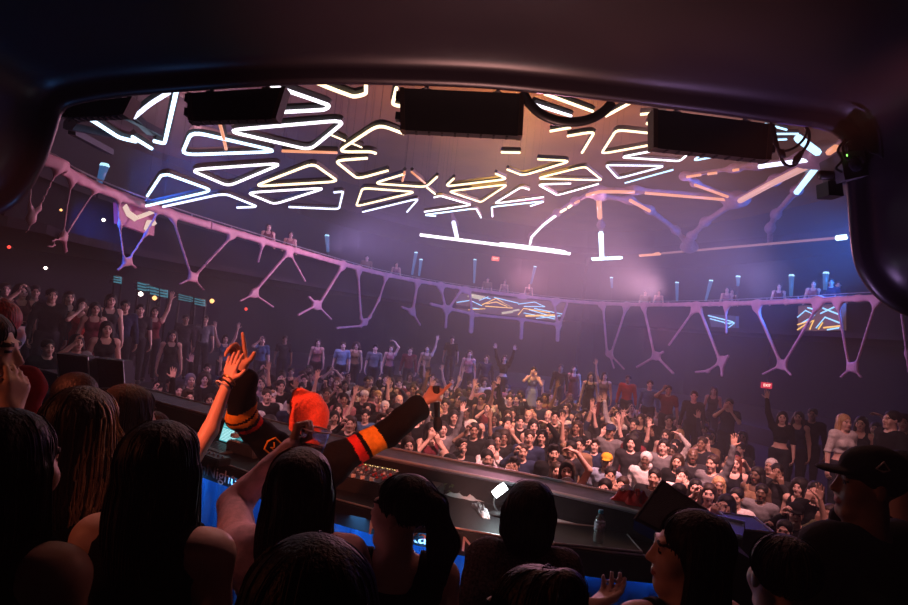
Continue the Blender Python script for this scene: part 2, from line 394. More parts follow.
# lattice front of the balcony: one organic web, traced line by line on the balcony front
EDGES = [  # (points, radius)
 ([(31,189),(30,207),(31,219),(27,234)],.05), ([(58,170),(39,209),(31,219)],.05), ([(72,181),(63.6,235)],.05), ([(96,190),(67,235)],.05), ([(63.6,238),(66,252)],.07), ([(63.6,238),(48,247)],.05),
 ([(118,199),(120,225),(124,258)],.05), ([(158,212),(146,234),(129,260)],.05), ([(127,262),(118,270)],.06), ([(129,262),(136,268)],.06),
 ([(173,218),(191,275)],.055), ([(232,236),(195,276)],.055), ([(193,278),(180,284)],.05), ([(193,278),(204,290)],.05),
 ([(263,243),(258,262)],.05), ([(289,252),(256,290)],.06), ([(254,294),(273,307)],.05), ([(254,294),(240,301)],.05), ([(290,254),(305,281)],.05),
 ([(343,266),(320,303)],.065), ([(317,305),(309,297)],.06), ([(317,305),(298,315)],.05), ([(317,305),(331,319)],.05),
 ([(358,270),(361,318)],.06), ([(386,278),(379,300),(370,317),(361,326),(337,328)],.055), ([(361,318),(366,324)],.05),
 ([(417.6,283),(413,310)],.08), ([(412,311),(402,307)],.07), ([(412,311),(420,325)],.06),
 ([(440.7,287),(446,310)],.08), ([(460,292),(448,310)],.08), ([(447,309),(445.6,327)],.09), ([(470,294),(472,316)],.08), ([(472,314),(471,331)],.16),
 ([(522,297),(522,318),(521,338)],.12), ([(554,303),(558,327)],.08), ([(567,304),(559,327)],.08), ([(558,326),(557.5,340)],.13), ([(431,304),(477,315),(520,319),(560,325)],.09),
 ([(603,307),(607,354)],.07), ([(626,308),(611,354)],.07), ([(609.5,354),(614,368)],.06), ([(609.5,354),(624,369)],.06),
 ([(644,309),(654,354)],.07), ([(656,356),(637,367)],.07), ([(656,356),(673,373)],.07), ([(656,356),(663,352)],.07),
 ([(694,310),(669,345)],.06), ([(700,310),(718,356)],.07), ([(722,361),(708,371),(696,372)],.06), ([(722,361),(722,375)],.08), ([(722,361),(728,356)],.07),
 ([(726,308),(726.4,333)],.05), ([(756,308),(780,362)],.065), ([(818,306),(785,362)],.06), ([(782,365),(763,374)],.05), ([(782,365),(791,375)],.05),
 ([(838,305),(849,366)],.05), ([(876,303),(856,366)],.05), ([(853,367),(841,377)],.05), ([(853,367),(861,377)],.05), ([(900,300),(907,354),(909,372)],.05),
]
FLARE = [(58,168,.16),(72,179,.18),(96,188,.14),(118,197,.16),(173,217,.15),(232,234,.2),(262,241,.18),(289,251,.22),(343,265,.22),(359,270,.24),(386,276,.18),(418,282,.22),(441,286,.25),(466,290,.25),(522,297,.25),
         (556,301,.24),(602,305,.24),(626,306,.26),(644,306,.24),(696,307,.3),(727,305,.2),(757,305,.25),(818,302,.26),(838,302,.2),(876,300,.18),
         (63.6,237,.09),(127,262,.1),(193,277,.13),(254,293,.16),(317,305,.18),(365,322,.14),(412,312,.17),(447,310,.17),(609,354,.16),(656,356,.2),(722,361,.2),(782,365,.14),(853,367,.12),(31,219,.07)]
def nearness(s): return min(1.0, max(.42, ringpt(s, 0).length/21))
prims = []
for pts, r in EDGES:
    q = [onring(*p) for p in pts]
    for a, c in zip(q[:-1], q[1:]): k_ = nearness(a[0]); prims.append(cap((a[0], 0, a[1]), (c[0], 0, c[1]), r*.8*k_, r*.8*k_, 0.15*k_))
for x_, y_, r in FLARE:
    q = onring(x_, y_); k_ = nearness(q[0]); prims.append(ell((q[0], 0, q[1]), (r*1.1*k_, 0.06, r*.8*k_), 0.2*k_))
s_lo, s_hi = 2.0, SLEN[-1]-2
s = s_lo
while s < s_hi: prims.append(cap((s, 0, ZB), (min(s+1.6, s_hi), 0, ZB), 0.085, 0.085, 0.06)); s += 1.5
cuts = [lambda x, y, z: np.abs(y) - 0.05 + 0*x + 0*z]
bounds = [s_lo-0.3, onring(210, 226)[0], onring(400, 279)[0], onring(585, 303)[0], onring(740, 304)[0], s_hi+0.3]
for k in range(5):
    a0, a1 = bounds[k], bounds[k+1]
    pr = [p for p in prims if pbox(p)[1][0] > a0-0.5 and pbox(p)[0][0] < a1+0.5]
    V, Q = solid(pr, 0.035, cuts + [lambda x, y, z, a0=a0, a1=a1: np.maximum(a0-x, x-a1) + 0*y + 0*z])
    WX = np.interp(V[:,0], RS, RNX) + (V[:,1])*np.interp(V[:,0], RS, OUTX); WY = np.interp(V[:,0], RS, RNY) + V[:,1]*np.interp(V[:,0], RS, OUTY)
    me = npmesh('trim_%d' % (k+1), np.stack([WX, WY, V[:,2]], 1), Q); struct(link('trim_%d' % (k+1), me, WEBM))
# glass balustrade rail above the band
b = MB()
b.tube([ringpt(s_, ZB+0.16, 0.1) for s_ in np.arange(2.5, SLEN[-1]-2, 0.8)], 0.014, 6)
for s_ in np.arange(2.5, SLEN[-1]-2, 1.6): b.tube([ringpt(s_, ZB, 0.1), ringpt(s_, ZB+0.16, 0.1)], 0.012, 6)
struct(b.build('trim_6', TRIMM))
# upper ring: a fascia above the balcony, with the long light bar under it
UP = [(150,148),(200,163),(260,184),(330,206),(420,234),(495,244),(570,253),(600,258),(650,254),(700,251),(770,244.5),(845,237)]
upr = [onz(a, c, 7.4) for a, c in UP]
for _ in range(2): upr = [upr[0]] + [(upr[i-1]+upr[i]*2+upr[i+1])/4 for i in range(1, len(upr)-1)] + [upr[-1]]
UR = catmull([Vector((-10.6, 9.0, 7.4))] + upr + [Vector((13.5, 14.0, 7.4)), Vector((13.8, 8.0, 7.4))], 6)
vs = []; fs = []; N = len(UR)
for i, p in enumerate(UR):
    t = (UR[min(i+1, N-1)] - UR[max(i-1, 0)]).normalized(); o = Vector((-t.y, t.x, 0))
    for off, z in ((0.05, 7.42), (0.05, 7.72), (5.0, 7.72), (5.0, 7.42)): vs.append(Vector((p.x, p.y, z)) + o*off)
for i in range(N-1):
    for k in range(4): fs.append((i*4+k, i*4+(k+1)%4, i*4+4+(k+1)%4, i*4+4+k))
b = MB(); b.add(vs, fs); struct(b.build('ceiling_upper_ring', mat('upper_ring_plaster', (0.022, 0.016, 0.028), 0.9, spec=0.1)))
# pillars from balcony to upper ring
for i, (px_, py_) in enumerate([(583, 300), (240, 232), (384, 272), (765, 300)]):
    s_, z_ = onring(px_, py_); p = ringpt(s_, ZB, 0.9); b = MB()
    b.box((p.x-.35, p.y-.35, 0.9 if i else 0.9), (p.x+.35, p.y+.35, 7.42)); 
    if i in (0,): struct(b.build('wall_pillar', WALLM))
# ceiling ribs: lacquered web rising from the ring to the dome, with light strips let into them
def emis(name, c, st): return mat(name, (0.02, 0.02, 0.02), 0.4, emit=c, estr=st)
COOL = emis('cool_white_neon', (0.55, 0.78, 1.0), 3.0); NEUT = emis('neutral_white_neon', (0.95, 0.88, 1.0), 2.6); WARM = emis('warm_white_neon', (1.0, 0.76, 0.46), 2.6)
LAV = emis('lavender_white_neon', (0.72, 0.76, 1.0), 2.4); ORG = emis('orange_neon', (1.0, 0.38, 0.20), 1.0); CYAN = emis('ice_blue_neon', (0.42, 0.74, 1.0), 2.2); DIM = emis('dim_rose_strip', (0.9, 0.40, 0.40), 0.35)
RIBS = [  # pixel + height polylines, rib radius
 ([(530,248,7.45),(531.6,236,7.85),(543,224,8.15),(557,213,8.35),(575,201,8.5),(598,190,8.6),(635,190,8.6),(726,197,8.55),(740,199,8.5)],.10),
 ([(602,255,7.45),(601,225,8.1),(599,196,8.55)],.10),
 ([(457,237,7.45),(455,224,7.9),(452,214,8.3)],.09),
 ([(600,196,8.6),(630,200,8.5),(650,210,8.3),(676,230,7.9),(689,246,7.5)],.10),
 ([(689,250,7.45),(692,236,7.7),(705,222,8.0),(740,199,8.4),(775,180,8.5),(823,155,8.6)],.11),
 ([(770,244,7.45),(770,228,7.8),(776,214,8.1),(797,190,8.4),(823,155,8.6)],.10),
 ([(798,135,8.6),(823,155,8.6)],.10), ([(758,165,8.6),(800,159,8.6),(823,155,8.6)],.09), ([(823,155,8.6),(845,140,8.6)],.10), ([(823,155,8.6),(842,166,8.6)],.10),
 ([(726,194,8.55),(695,183,8.6),(684,176,8.6),(735,168,8.6),(758,165,8.6)],.07),
]
b_pr = []
for pts, r in RIBS:
    q = [onz(*p) for p in pts]
    for a, c in zip(q[:-1], q[1:]): b_pr.append(cap(a, c, r, r, 0.35))
for (x_, y_, z_, r) in [(689,247,7.5,.35),(740,199,8.45,.3),(823,155,8.6,.4),(600,193,8.6,.2)]: b_pr.append(ell(onz(x_, y_, z_), (r, r, .18), 0.4))
V, Q = solid(b_pr, 0.07); struct(link('trim_7', npmesh('trim_7', V, Q), mat('dome_rib_lacquer', (0.22, 0.13, 0.16), 0.6)))
STRIPS = [
 ([(530,244,7.6),(531.6,236,7.8),(543,224,8.1),(556,214,8.28)],.055,NEUT,'curved white strip light at foot of the left dome rib'),
 ([(561,210.5,8.35),(566,207.5,8.38)],.05,WARM,'lowest of the short warm dashes climbing the left dome rib'), ([(568.5,206,8.4),(572,203.5,8.42)],.05,WARM,'middle short warm dash climbing the left dome rib'), ([(575,201.5,8.45),(579,199.5,8.46)],.05,ORG,'topmost short warm dash climbing the left dome rib'),
 ([(587,193.5,8.5),(600,190,8.5),(618,190,8.5),(635,190.5,8.5)],.06,ORG,'orange strip light across the head of the dome ribs'),
 ([(599,198,8.45),(600,216,8.2)],.10,ORG,'orange upper strip on the upright dome rib'), ([(601,232,7.9),(602,256,7.4)],.11,COOL,'white lower strip on the upright dome rib'),
 ([(453.7,221,7.9),(457,236,7.45)],.10,LAV,'short white strip light above left end of the long bar'),
 ([(645,191.3,8.5),(726,198,8.45)],.05,ORG,'long thin orange strip crossing the right of the dome'), ([(695,183,8.5),(728,195,8.45)],.045,ORG,'thin orange strip slanting down to the right rib junction'),
 ([(630,198.5,8.4),(650,209.5,8.2)],.06,ORG,'faint orange strip falling toward the right balcony'),
 ([(740,199,8.3),(770,182.5,8.4),(815,160,8.5)],.09,emis('salmon_neon', (1.0, 0.5, 0.45), .8),'wide salmon strip running up to the star shaped junction'),
 ([(797,190,8.3),(818,163,8.45)],.09,CYAN,'pale blue strip hanging below the star shaped junction'), ([(759,164.5,8.5),(812,157,8.5)],.06,LAV,'lavender strip left of the star shaped junction'),
 ([(798,135.4,8.5),(818,150,8.5)],.09,CYAN,'pale blue strip above the star shaped junction'), ([(829,150,8.5),(836,145,8.5)],.08,ORG,'stubby orange strip right of the star shaped junction'), ([(828,158,8.5),(836,164,8.5)],.08,LAV,'stubby lavender strip right of the star shaped junction'),
 ([(687,175,8.5),(701,172.8,8.5)],.04,ORG,'orange dash, left of three under the right black lamp bar'), ([(708,172,8.5),(717,170.8,8.5)],.04,ORG,'orange dash, middle of three under the right black lamp bar'), ([(733,168.3,8.5),(739,167.5,8.5)],.04,ORG,'orange dash, right of three under the right black lamp bar'),
]
for pts, r, m_, lab in STRIPS:
    b = MB(); b.tube([onz(*p) - Vector((0, 0, 0.06)) for p in pts], r, 6); tag(b.build('ceiling_strip_light', m_, smooth=True), lab, 'strip light', 'strip lights on the dome ribs')
def barseg(p0, p1, r, m_, lab):
    b = MB(); n = 8; b.tube([onz(p0[0]+(p1[0]-p0[0])*i/n, p0[1]+(p1[1]-p0[1])*i/n, 7.4) for i in range(n+1)], r, 8); tag(b.build('ceiling_light_bar', m_, smooth=True), lab, 'light bar', 'light bars under the upper ring')
barseg((420,234),(570,253),.115,NEUT,'long bright white light bar left of the dark pillar')
barseg((593,258.3),(621,256.8),.13,COOL,'short bright white light bar right of the dark pillar')
barseg((640,255.2),(660,253.6),.08,ORG,'small orange glow on the right rim of the upper ring')
barseg((837,238),(846,237),.09,COOL,'tiny white light bar end beside the right booth column')
barseg((662,253.4),(836,238),.045,DIM,'faint rose light bar along the right rim of the upper ring')
# ---------------------------------------------------------------- hanging neon frames under the dome
# the chandelier hangs tilted: its left rim is the lowest
def onneon(px, py, up=0.0):
    d = ray(px, py); t = (6.04 + .251*CAM.x + .043*CAM.y - CAM.z)/(d.z - .251*d.x - .043*d.y); p = CAM + d*t; return p + Vector((0, 0, up))
NEON = [ # pixels, closed, material, label
 ([(91.3,119.7),(119.4,137.8),(136,141.5)],0,COOL,'bent bluish neon frame at far left under the booth edge'),
 ([(132.6,137),(151.6,148.6)],0,COOL,'short straight neon piece at the tip of the dark left frame'),
 ([(134.3,117.2),(150,104),(169,92.4)],0,LAV,'slanting lavender neon between the dark left frame and the booth edge'),
 ([(179,82),(176.4,90.7),(164.5,143.8),(154,141)],0,COOL,'tall bright hook shaped neon, largest at the far left'),
 ([(191.5,131.5),(181.5,155),(279,151.5)],1,COOL,'long thin white neon triangle below the second black lamp bar'),
 ([(225,130.5),(346.5,120),(310,150)],1,NEUT,'big white neon triangle with its long point to the left'),
 ([(189.6,169.8),(283.5,163.2),(228.4,186.2)],1,NEUT,'white neon triangle pointing down, left of the dome'),
 ([(147.4,196),(161,175.5),(168,174.5),(213,190.7),(146,206)],0,COOL,'open bluish neon triangle at the left rim'),
 ([(163,206.8),(224.3,193.4),(258,206.8),(236.7,207.6)],0,LAV,'open low neon triangle at the left rim, nearest the balcony'),
 ([(253.5,186.5),(313,163.5),(338.5,181.5)],1,WARM,'warm white neon triangle pointing up, left of centre'),
 ([(246.5,192.7),(326.5,187.8),(274.5,204.3)],1,NEUT,'flat white neon triangle pointing down at the left rim'),
 ([(289,207),(339,209.2),(343,191.5),(333.6,192.5)],0,LAV,'open corner of pale neon between two flat rim triangles'),
 ([(255,113.5),(325,109.8),(330,105.5),(284,89.5),(262,82)],0,NEUT,'large white neon wedge right of the second black lamp bar'),
 ([(315,82),(332,89),(354,97),(366,94),(366,82)],0,WARM,'fat warm neon corner at the booth edge, left of the middle lamp bar'),
 ([(396.5,88),(392.3,105),(408,107)],0,WARM,'small warm neon corner touching the middle lamp bar'),
 ([(403.8,133.7),(379,124.5),(337,152),(370.8,151.7),(375.7,153.4)],0,WARM,'open warm neon triangle left of the middle lamp bar'),
 ([(367.5,158.2),(334.5,160.5),(357.6,179),(388,170.6)],0,WARM,'open warm neon triangle pointing down beneath the orange crossbar'),
 ([(404.7,174),(373,183.5),(426,187),(437,177)],0,WARM,'thin open warm neon triangle with a forked right end'),
 ([(427,187.5),(435,194)],0,WARM,'tiny warm neon stub under the forked triangle'),
 ([(362.5,188),(356,206.5),(416.5,192)],1,WARM,'closed warm neon triangle with an upright left side'),
 ([(362.5,212),(418.7,198.5),(407,212)],0,LAV,'open pale neon chevron at the rim below centre left'),
 ([(453.7,178.7),(445,186.6),(507.5,179),(495.8,173.8)],0,WARM,'open warm neon triangle at dead centre'),
 ([(448,191.3),(508,184.3),(481,202.3)],1,WARM,'closed warm neon triangle pointing down at dead centre'),
 ([(434,197.4),(440.5,195.8),(472,205),(424,211.8)],0,NEUT,'open white neon triangle pointing right below centre'),
 ([(435.5,216),(423,215),(476,208.3),(481,217.6)],0,COOL,'lowest white neon zigzag left of the central gap'),
 ([(492.5,216.7),(491.5,206.9),(546,201),(530.5,206)],0,COOL,'lowest white neon zigzag right of the central gap'),
 ([(528.9,189.5),(521.4,187),(494,203.7),(543.7,197)],0,NEUT,'open white neon triangle rising right of the central gap'),
 ([(507.4,169.6),(523,175.6),(571.5,161),(538,159.3)],0,WARM,'long open warm neon triangle right of centre'),
 ([(536,178.5),(585,166.4),(602,180.2)],1,WARM,'closed warm neon triangle right of centre'),
 ([(570.5,183.5),(538,184.5),(557.3,195.4),(598.6,183.9)],0,NEUT,'open white neon triangle pointing down right of centre'),
 ([(601,154),(616.5,129.8),(692,137.5)],1,WARM,'large warm neon triangle partly behind the right lamp bar'),
 ([(664,149),(619.5,157.2),(680,161.2),(690.5,151.6)],0,NEUT,'open white neon triangle under the right lamp bar'),
 ([(605.5,165),(666,166),(618,178.6)],1,LAV,'closed lavender neon triangle right of centre'),
 ([(625,183),(673,169.8)],0,CYAN,'single straight pale blue neon line right of centre'),
 ([(704.4,152),(692.8,161),(719.4,155.6)],0,CYAN,'small pale blue neon V beneath the right lamp bar'),
 ([(567,136.2),(595,131.4),(582,152.7)],0,WARM,'warm neon hook beneath the curved pipe'),
 ([(549.7,131.3),(571,127.5)],0,WARM,'short warm neon dash just below the curved pipe'),
 ([(545,94),(592.7,111.4)],0,WARM,'straight warm neon line crossing inside the curved pipe'),
 ([(533,104),(571,116)],0,NEUT,'straight white neon line low inside the curved pipe'),
 ([(606,116),(632,102)],0,WARM,'short warm neon line right of the curved pipe'),
 ([(640.6,114.4),(665,112)],0,WARM,'short neon dash above the hook at the right lamp bar'),
 ([(665,120),(644,123.5),(665,126.5)],0,WARM,'rounded neon hook touching the right lamp bar'),
 ([(501.6,152.3),(519.8,152.6)],0,WARM,'isolated warm neon dash below the middle lamp bar'),
 ([(765,124),(786.4,129.7)],0,CYAN,'upper of three pale blue dashes behind the cable loops'),
 ([(765,134),(798,133.8)],0,CYAN,'middle of three pale blue dashes behind the cable loops'),
 ([(765,140),(786.4,139.4)],0,CYAN,'lowest of three pale blue dashes behind the cable loops'),
 ([(332,135.4),(345,140.8)],0,WARM,'thin upper dash between two warm triangles left of centre'),
 ([(352,143.5),(361.7,147.4)],0,WARM,'thin lower dash between two warm triangles left of centre'),
 ([(282,151),(337,152.7)],0,ORG,'orange crossbar linking two left triangles'),
 ([(411.6,172),(424.8,183)],0,ORG,'thin orange bar beside the forked triangle'),
 ([(404.5,172),(402.5,181)],0,ORG,'short upright orange bar left of centre'),
 ([(219,121),(223,135),(226,149)],0,ORG,'upright orange strip behind the long thin left triangle'),
]
def domez(p): return 8.9 + math.sqrt(max(0, 1 - ((p.x-cx)/22.8)**2 - ((p.y-cy)/24)**2))
THIN = {'thin upper dash between two warm triangles left of centre', 'thin lower dash between two warm triangles left of centre'}
for pts, closed, m_, lab in NEON:
    q = [onneon(a, c) for a, c in pts]; root = empty('hanging_neon_frame', sum(q, Vector((0,0,0)))/len(q))
    tag(root, lab, 'neon light', 'neon frames hanging under the dome')
    rp = rounded(q, 0.24, bool(closed), 4) if len(q) > 2 else q
    t = MB(); t.tube(rp, 0.013 if lab in THIN else 0.023, 8, bool(closed)); t.build('light_tube', m_, root, True)
    h = MB(); h.tube([p + Vector((0, 0, 0.062)) for p in rp], 0.042, 4, bool(closed)); h.build('housing', MATTE, root)
    for p in (q[0], q[-1] if len(q) < 3 else q[1]):
        c = MB(); c.tube([p + Vector((0, 0, 0.09)), Vector((p.x, p.y, domez(p)+.02))], 0.002, 3); c.build('suspension_cable', MATTE, root)
# dark steel triangles of the far-left frame
b = MB()
for a, c in (((71.5,128),(108,115)),((108,115.5),(160,141)),((124,115.5),(150,140)),((66.5,134.5),(149,149)),((71,139.5),(109.5,159)),((66.5,134.5),(71.5,128))):
    b.bar(onneon(a[0], a[1], .1), onneon(c[0], c[1], .1), 0.09, 0.08)
p = onneon(108,115.5,.1); b.tube([p, Vector((p.x, p.y, domez(p)+.02))], .006, 4)
tag(b.build('hanging_steel_frame', mat('dark_blue_steel', (0.02, 0.025, 0.05), 0.4, 0.5)), 'dark triangular steel frame hanging at the far left of the ceiling', 'steel frame')

# ---------------------------------------------------------------- screens and lamps on the balcony fronts
def ringquad(px0, py0, px1, py1, out):
    s0, z0 = onring(px0, py0); s1, z1 = onring(px1, py1); return s0, s1, z0, z1
def led_screen(corners, lines, lab, back, out=0.36):
    # corners: four pixels TL, TR, BR, BL; lines in 0..1 panel coordinates
    q = []
    for c in corners:
        q.append(ringray(c[0], c[1], out))
    n = (q[1]-q[0]).cross(q[3]-q[0]).normalized(); n = n if n.dot(q[0]-CAM) > 0 else -n
    root = empty('led_screen', (q[0]+q[2])/2); tag(root, lab, 'screen', 'screens on the balcony fronts')
    b = MB(); b.hexa(q, [p + n*0.12 for p in q]); b.build('panel', back, root)
    def at(u, v): return (q[0]*(1-u)+q[1]*u)*(1-v) + (q[3]*(1-u)+q[2]*u)*v - n*0.015
    cols = {}
    for (pts, col, w) in lines: cols.setdefault(col.name, [col, []])[1].append((pts, w))
    for col, items in cols.values():
        b = MB()
        for pts, w in items: b.tube([at(*p) for p in pts], w, 4)
        b.build('light_pattern', col, root)
    return root
SB = emis('screen_blue_line', (0.30, 0.62, 1.0), 1.6); SO = emis('screen_amber_line', (1.0, 0.55, 0.14), 1.3); SP = emis('screen_pale_line', (0.85, 0.75, 0.6), 0.7)
SBACK = mat('screen_glow_brown', (0.05, 0.03, 0.03), 0.5, emit=(0.22, 0.10, 0.09), estr=0.35); SBACKB = mat('screen_glow_blue', (0.02, 0.02, 0.05), 0.5, emit=(0.06, 0.06, 0.16), estr=0.6)
led_screen([(456,293),(566,303),(565,322),(457,310)], [
 ([(0,.55),(.12,.35),(.22,.6)],SB,.021),([(.02,.75),(.2,.8)],SB,.021),([(.1,.1),(.22,.2)],SP,.06),([(.12,.0),(.25,.1)],SP,.05),([(.22,.55),(.35,.1),(.5,.55),(.25,.6)],SO,.026),([(.26,.45),(.35,.3),(.45,.5)],SO,.026),
 ([(.33,.05),(.55,.25)],SB,.021),([(.28,.05),(.2,.3)],SB,.021),([(.55,.3),(.7,.1),(.8,.3),(.6,.4)],SB,.021),([(.55,.9),(.6,.5),(.85,.6)],SO,.026),([(.62,.9),(.9,.7)],SO,.045),([(.65,.55),(.95,.85)],SB,.022),
 ([(.7,.45),(.97,.6)],SB,.022),([(.72,.98),(.95,.7)],SB,.021),([(.6,.75),(.9,.9)],SB,.021),([(.4,.9),(.5,.75)],SP,.06),([(.5,.7),(.56,.6)],SP,.05),([(.3,.15),(.18,.05)],SB,.021),([(.1,.9),(.25,.75)],SO,.022)],
 'wide balcony screen of blue and amber neon lines, at centre', SBACK)
led_screen([(798,306),(842,303),(842,330),(798,331)], [
 ([(0,.45),(.2,.2),(.42,.4),(.1,.7)],SB,.021),([(0,.95),(.2,.75),(.4,.6),(.3,.95)],SO,.024),([(.0,.75),(.3,.62)],SO,.022),([(.45,.9),(.65,.5),(.98,.75)],SB,.021),([(.5,.95),(.6,.7)],SO,.024),([(.55,.35),(.9,.1)],SB,.021),
 ([(.6,.15),(.98,.45)],SB,.021),([(.62,.9),(.98,.85)],SO,.022),([(.25,.1),(.45,.2)],SB,.021),([(.7,.98),(.95,.92)],SB,.02)], 'balcony screen of neon lines near the right booth column', SBACK)
led_screen([(708,314),(736,316),(736,331),(712,330)], [([(.0,.1),(.9,.4)],SB,.021),([(.05,.3),(.8,.55)],SB,.021),([(.3,.85),(.6,.95),(.95,.5)],SB,.021),([(.6,.55),(.95,.45)],SB,.021)], 'dim balcony screen with a few blue lines, right of the pillar', SBACKB)
led_screen([(119,203),(157,208),(154,236),(120,224)], [([(.12,.1),(.2,.4),(.4,.55)],emis('peach_patch', (1.0,.72,.6), .9),.07),([(.45,.5),(.75,.25),(.95,.1)],emis('peach_patch',(1,.72,.6),.9),.045),([(.7,.9),(.75,.6),(.95,.55)],MATS['peach_patch'],.06)], 'small plum coloured screen with peach patches at the left balcony', mat('plum_screen', (.2,.03,.08), .5, emit=(.40,.07,.16), estr=.35), 0.3)
# bar shelves glowing teal under the left balcony
TEAL = mat('teal_shelf_glow', (0.02,0.03,0.04), 0.4, var=.9, scale=9, emit=(0.10,0.42,0.55), estr=0.5)
for i, (x0, y0, x1, y1, d) in enumerate([(113.5,275,120.5,284,0),(137.5,281,148.5,292,1.2),(150,285.5,158,296,1.4),(160,288,167,298,1.4),(178.5,293,192,302.5,2),(194.5,297,204.5,306.5,2.2)]):
    Yd = 14.4 + d*0.2; q = [P(x0,y0,Yd), P(x1,y0+(x1-x0)*.25,Yd), P(x1,y1,Yd), P(x0,y1-(x1-x0)*.2,Yd)]
    base = min(p.z for p in q)
    root = empty('lit_bar_shelf', (q[0].x, Yd, base)); tag(root, ['single teal square lit shelf at the left end of the bar','teal lit bar shelf above the white lamp dot','second teal lit shelf from the white lamp dot','third teal lit shelf from the white lamp dot','wide teal lit shelf further right along the bar','rightmost teal lit shelf beside the orange dot'][i], 'shelf', 'teal lit shelves of the far left bar')
    b = MB(); b.hexa(q, [p + Vector((0, .05, 0)) for p in q]); b.build('back_panel', TEAL, root)
    b = MB()
    for k in range(4): a = q[3].lerp(q[0], k/3); c = q[2].lerp(q[1], k/3); b.bar(a - Vector((0,.08,0)), c - Vector((0,.08,0)), .2, .02)
    b.build('shelf_board', BLACK, root)
    b = MB()
    for e in (q[0], q[1]): b.box((e.x-.02, Yd+.05, 1.35), (e.x+.02, Yd+.1, e.z))
    b.build('upright', MATTE, root)
# upright blue lights and tiny lamps
BLUE = emis('blue_uplight_tube', (0.10, 0.32, 0.80), 0.35); BLUEH = emis('uplight_head', (0.45, 0.8, 1.0), 1.5)
UPL = [(104.5,166,99,184,.5,'leftmost blue standing light on the balcony'),(327,236,328,252,.6,'blue standing light above the left lattice'),(416,253,412,275,.8,'left of the paired slim blue standing lights'),(421,260,419,276,.8,'right of the paired slim blue standing lights'),
 (475,260,474,283,.8,'blue standing light above left end of the wide screen'),(535,267,531,284,.8,'tilted blue standing light above the wide screen'),(611.5,278,612,288,.8,'short blue standing light right of the pillar'),
 (677,283,677,301,.8,'slim blue standing light over the right lattice'),(711,281,705.5,301,.8,'bent bright blue standing light over the right lattice'),(738,277,738,286,.8,'faint blue standing light behind balcony guests'),(791.5,276,791,297,.8,'blue standing light over the right screen'),(826,273.5,825,290,.8,'blue standing light nearest the right booth column')]
for x0, y0, x1, y1, o, lab in UPL:
    base = ringray(x1, y1, o+.3); Yb = base.y
    top = P(x0, y0, Yb); bot = P(x1, y1, Yb)
    root = empty('balcony_stand_light', (bot.x, Yb, ZF)); tag(root, lab, 'stand light', 'blue standing lights along the balcony')
    b = MB(); b.tube([bot, top], .07, 8, rr=[.05, .085]); b.build('glowing_tube', BLUE, root, True)
    b = MB(); b.lathe([(.06,-.04),(.09,0),(.07,.05)], top, 10); b.build('lamp_head', BLUEH, root, True)
    b = MB(); b.tube([Vector((bot.x, Yb, ZF)), bot], .02, 6); b.lathe([(.14,0),(.14,.03)], (bot.x, Yb, ZF), 12); b.build('base', MATTE, root)
def sconce(px, py, Y, r, m_, lab, name='wall_lamp', cat='lamp'):
    r *= .55; p = P(px, py, Y); root = empty(name, p); tag(root, lab, cat)
    b = MB(); b.lathe([(r*.4,-r),(r,-r*.3),(r,r*.3),(r*.4,r)], p, 10); b.build('bulb', m_, root, True)
    b = MB(); b.box((p.x-r*.5, p.y+r*.5, p.z-r*.5), (p.x+r*.5, p.y+r*2.5, p.z+r*.5)); b.build('bracket', MATTE, root)
WDOT = emis('lamp_dot_white', (1,.85,.75), 5); ODOT = emis('lamp_dot_orange', (1,.45,.15), 2.5); RDOT = emis('lamp_dot_red', (1,.06,.04), 2.0)
sconce(61,210,9.6,.035,ODOT,'tiny yellowish wall lamp behind the left lattice','wall_lamp'); sconce(103.5,220,10.5,.05,WDOT,'small white wall lamp behind the left lattice'); sconce(9,247,10,.05,RDOT,'small red wall lamp at far left')
sconce(45.5,268,11,.05,WDOT,'tiny white wall lamp above the left guests'); sconce(140.7,294,13.6,.09,WDOT,'bright white lamp at the teal bar shelves'); sconce(154.6,298,13.6,.09,ODOT,'orange lamp beneath the teal bar shelves'); sconce(212,301,15.0,.1,ODOT,'orange lamp right of the teal bar shelves'); sconce(246,309,16,.07,RDOT,'tiny red lamp right of the teal bar shelves')
sconce(856.5,330,18.2,.11,WDOT,'small white wall lamp right of the right screen')
# exit signs with their letters
def textmesh(s, size, mt, parent, M, name='lettering', ext=0.002):
    cu = bpy.data.curves.new(name, 'FONT'); cu.body = s; cu.size = size; cu.extrude = ext; cu.align_x = 'CENTER'; cu.align_y = 'CENTER'
    o = bpy.data.objects.new(name, cu); COL.objects.link(o); dg = bpy.context.evaluated_depsgraph_get(); me = bpy.data.meshes.new_from_object(o.evaluated_get(dg))
    bpy.data.objects.remove(o); me.transform(M); return link(name, me, mt, parent)
def exit_sign(px, py, Y, w, lab, col):
    p = P(px, py, Y); root = empty('exit_sign', p); tag(root, lab, 'exit sign')
    b = MB(); b.bbox((p.x-w/2, p.y, p.z-w*.28), (p.x+w/2, p.y+.08, p.z+w*.28), .01); b.build('sign_box', col, root)
    b = MB(); b.box((p.x-.02, p.y+.03, p.z), (p.x+.02, p.y+.06, ZF-.1 if p.z < ZF else 7.43)); b.build('bracket', MATTE, root)
    textmesh('EXIT', w*.34, emis('exit_letter', (1,.75,.6), 2.2), root, Matrix.Translation((p.x, p.y-.006, p.z)) @ Matrix.Rotation(math.pi/2, 4, 'X'))
exit_sign(495.5,258.7,33,.42,'red exit sign under the long light bar on the far wall',emis('exit_red', (1,.12,.06), 1.3)); exit_sign(767,385.5,21.5,.38,'small red exit sign below the right lattice',emis('exit_red_dim', (.9,.03,.06), .8))
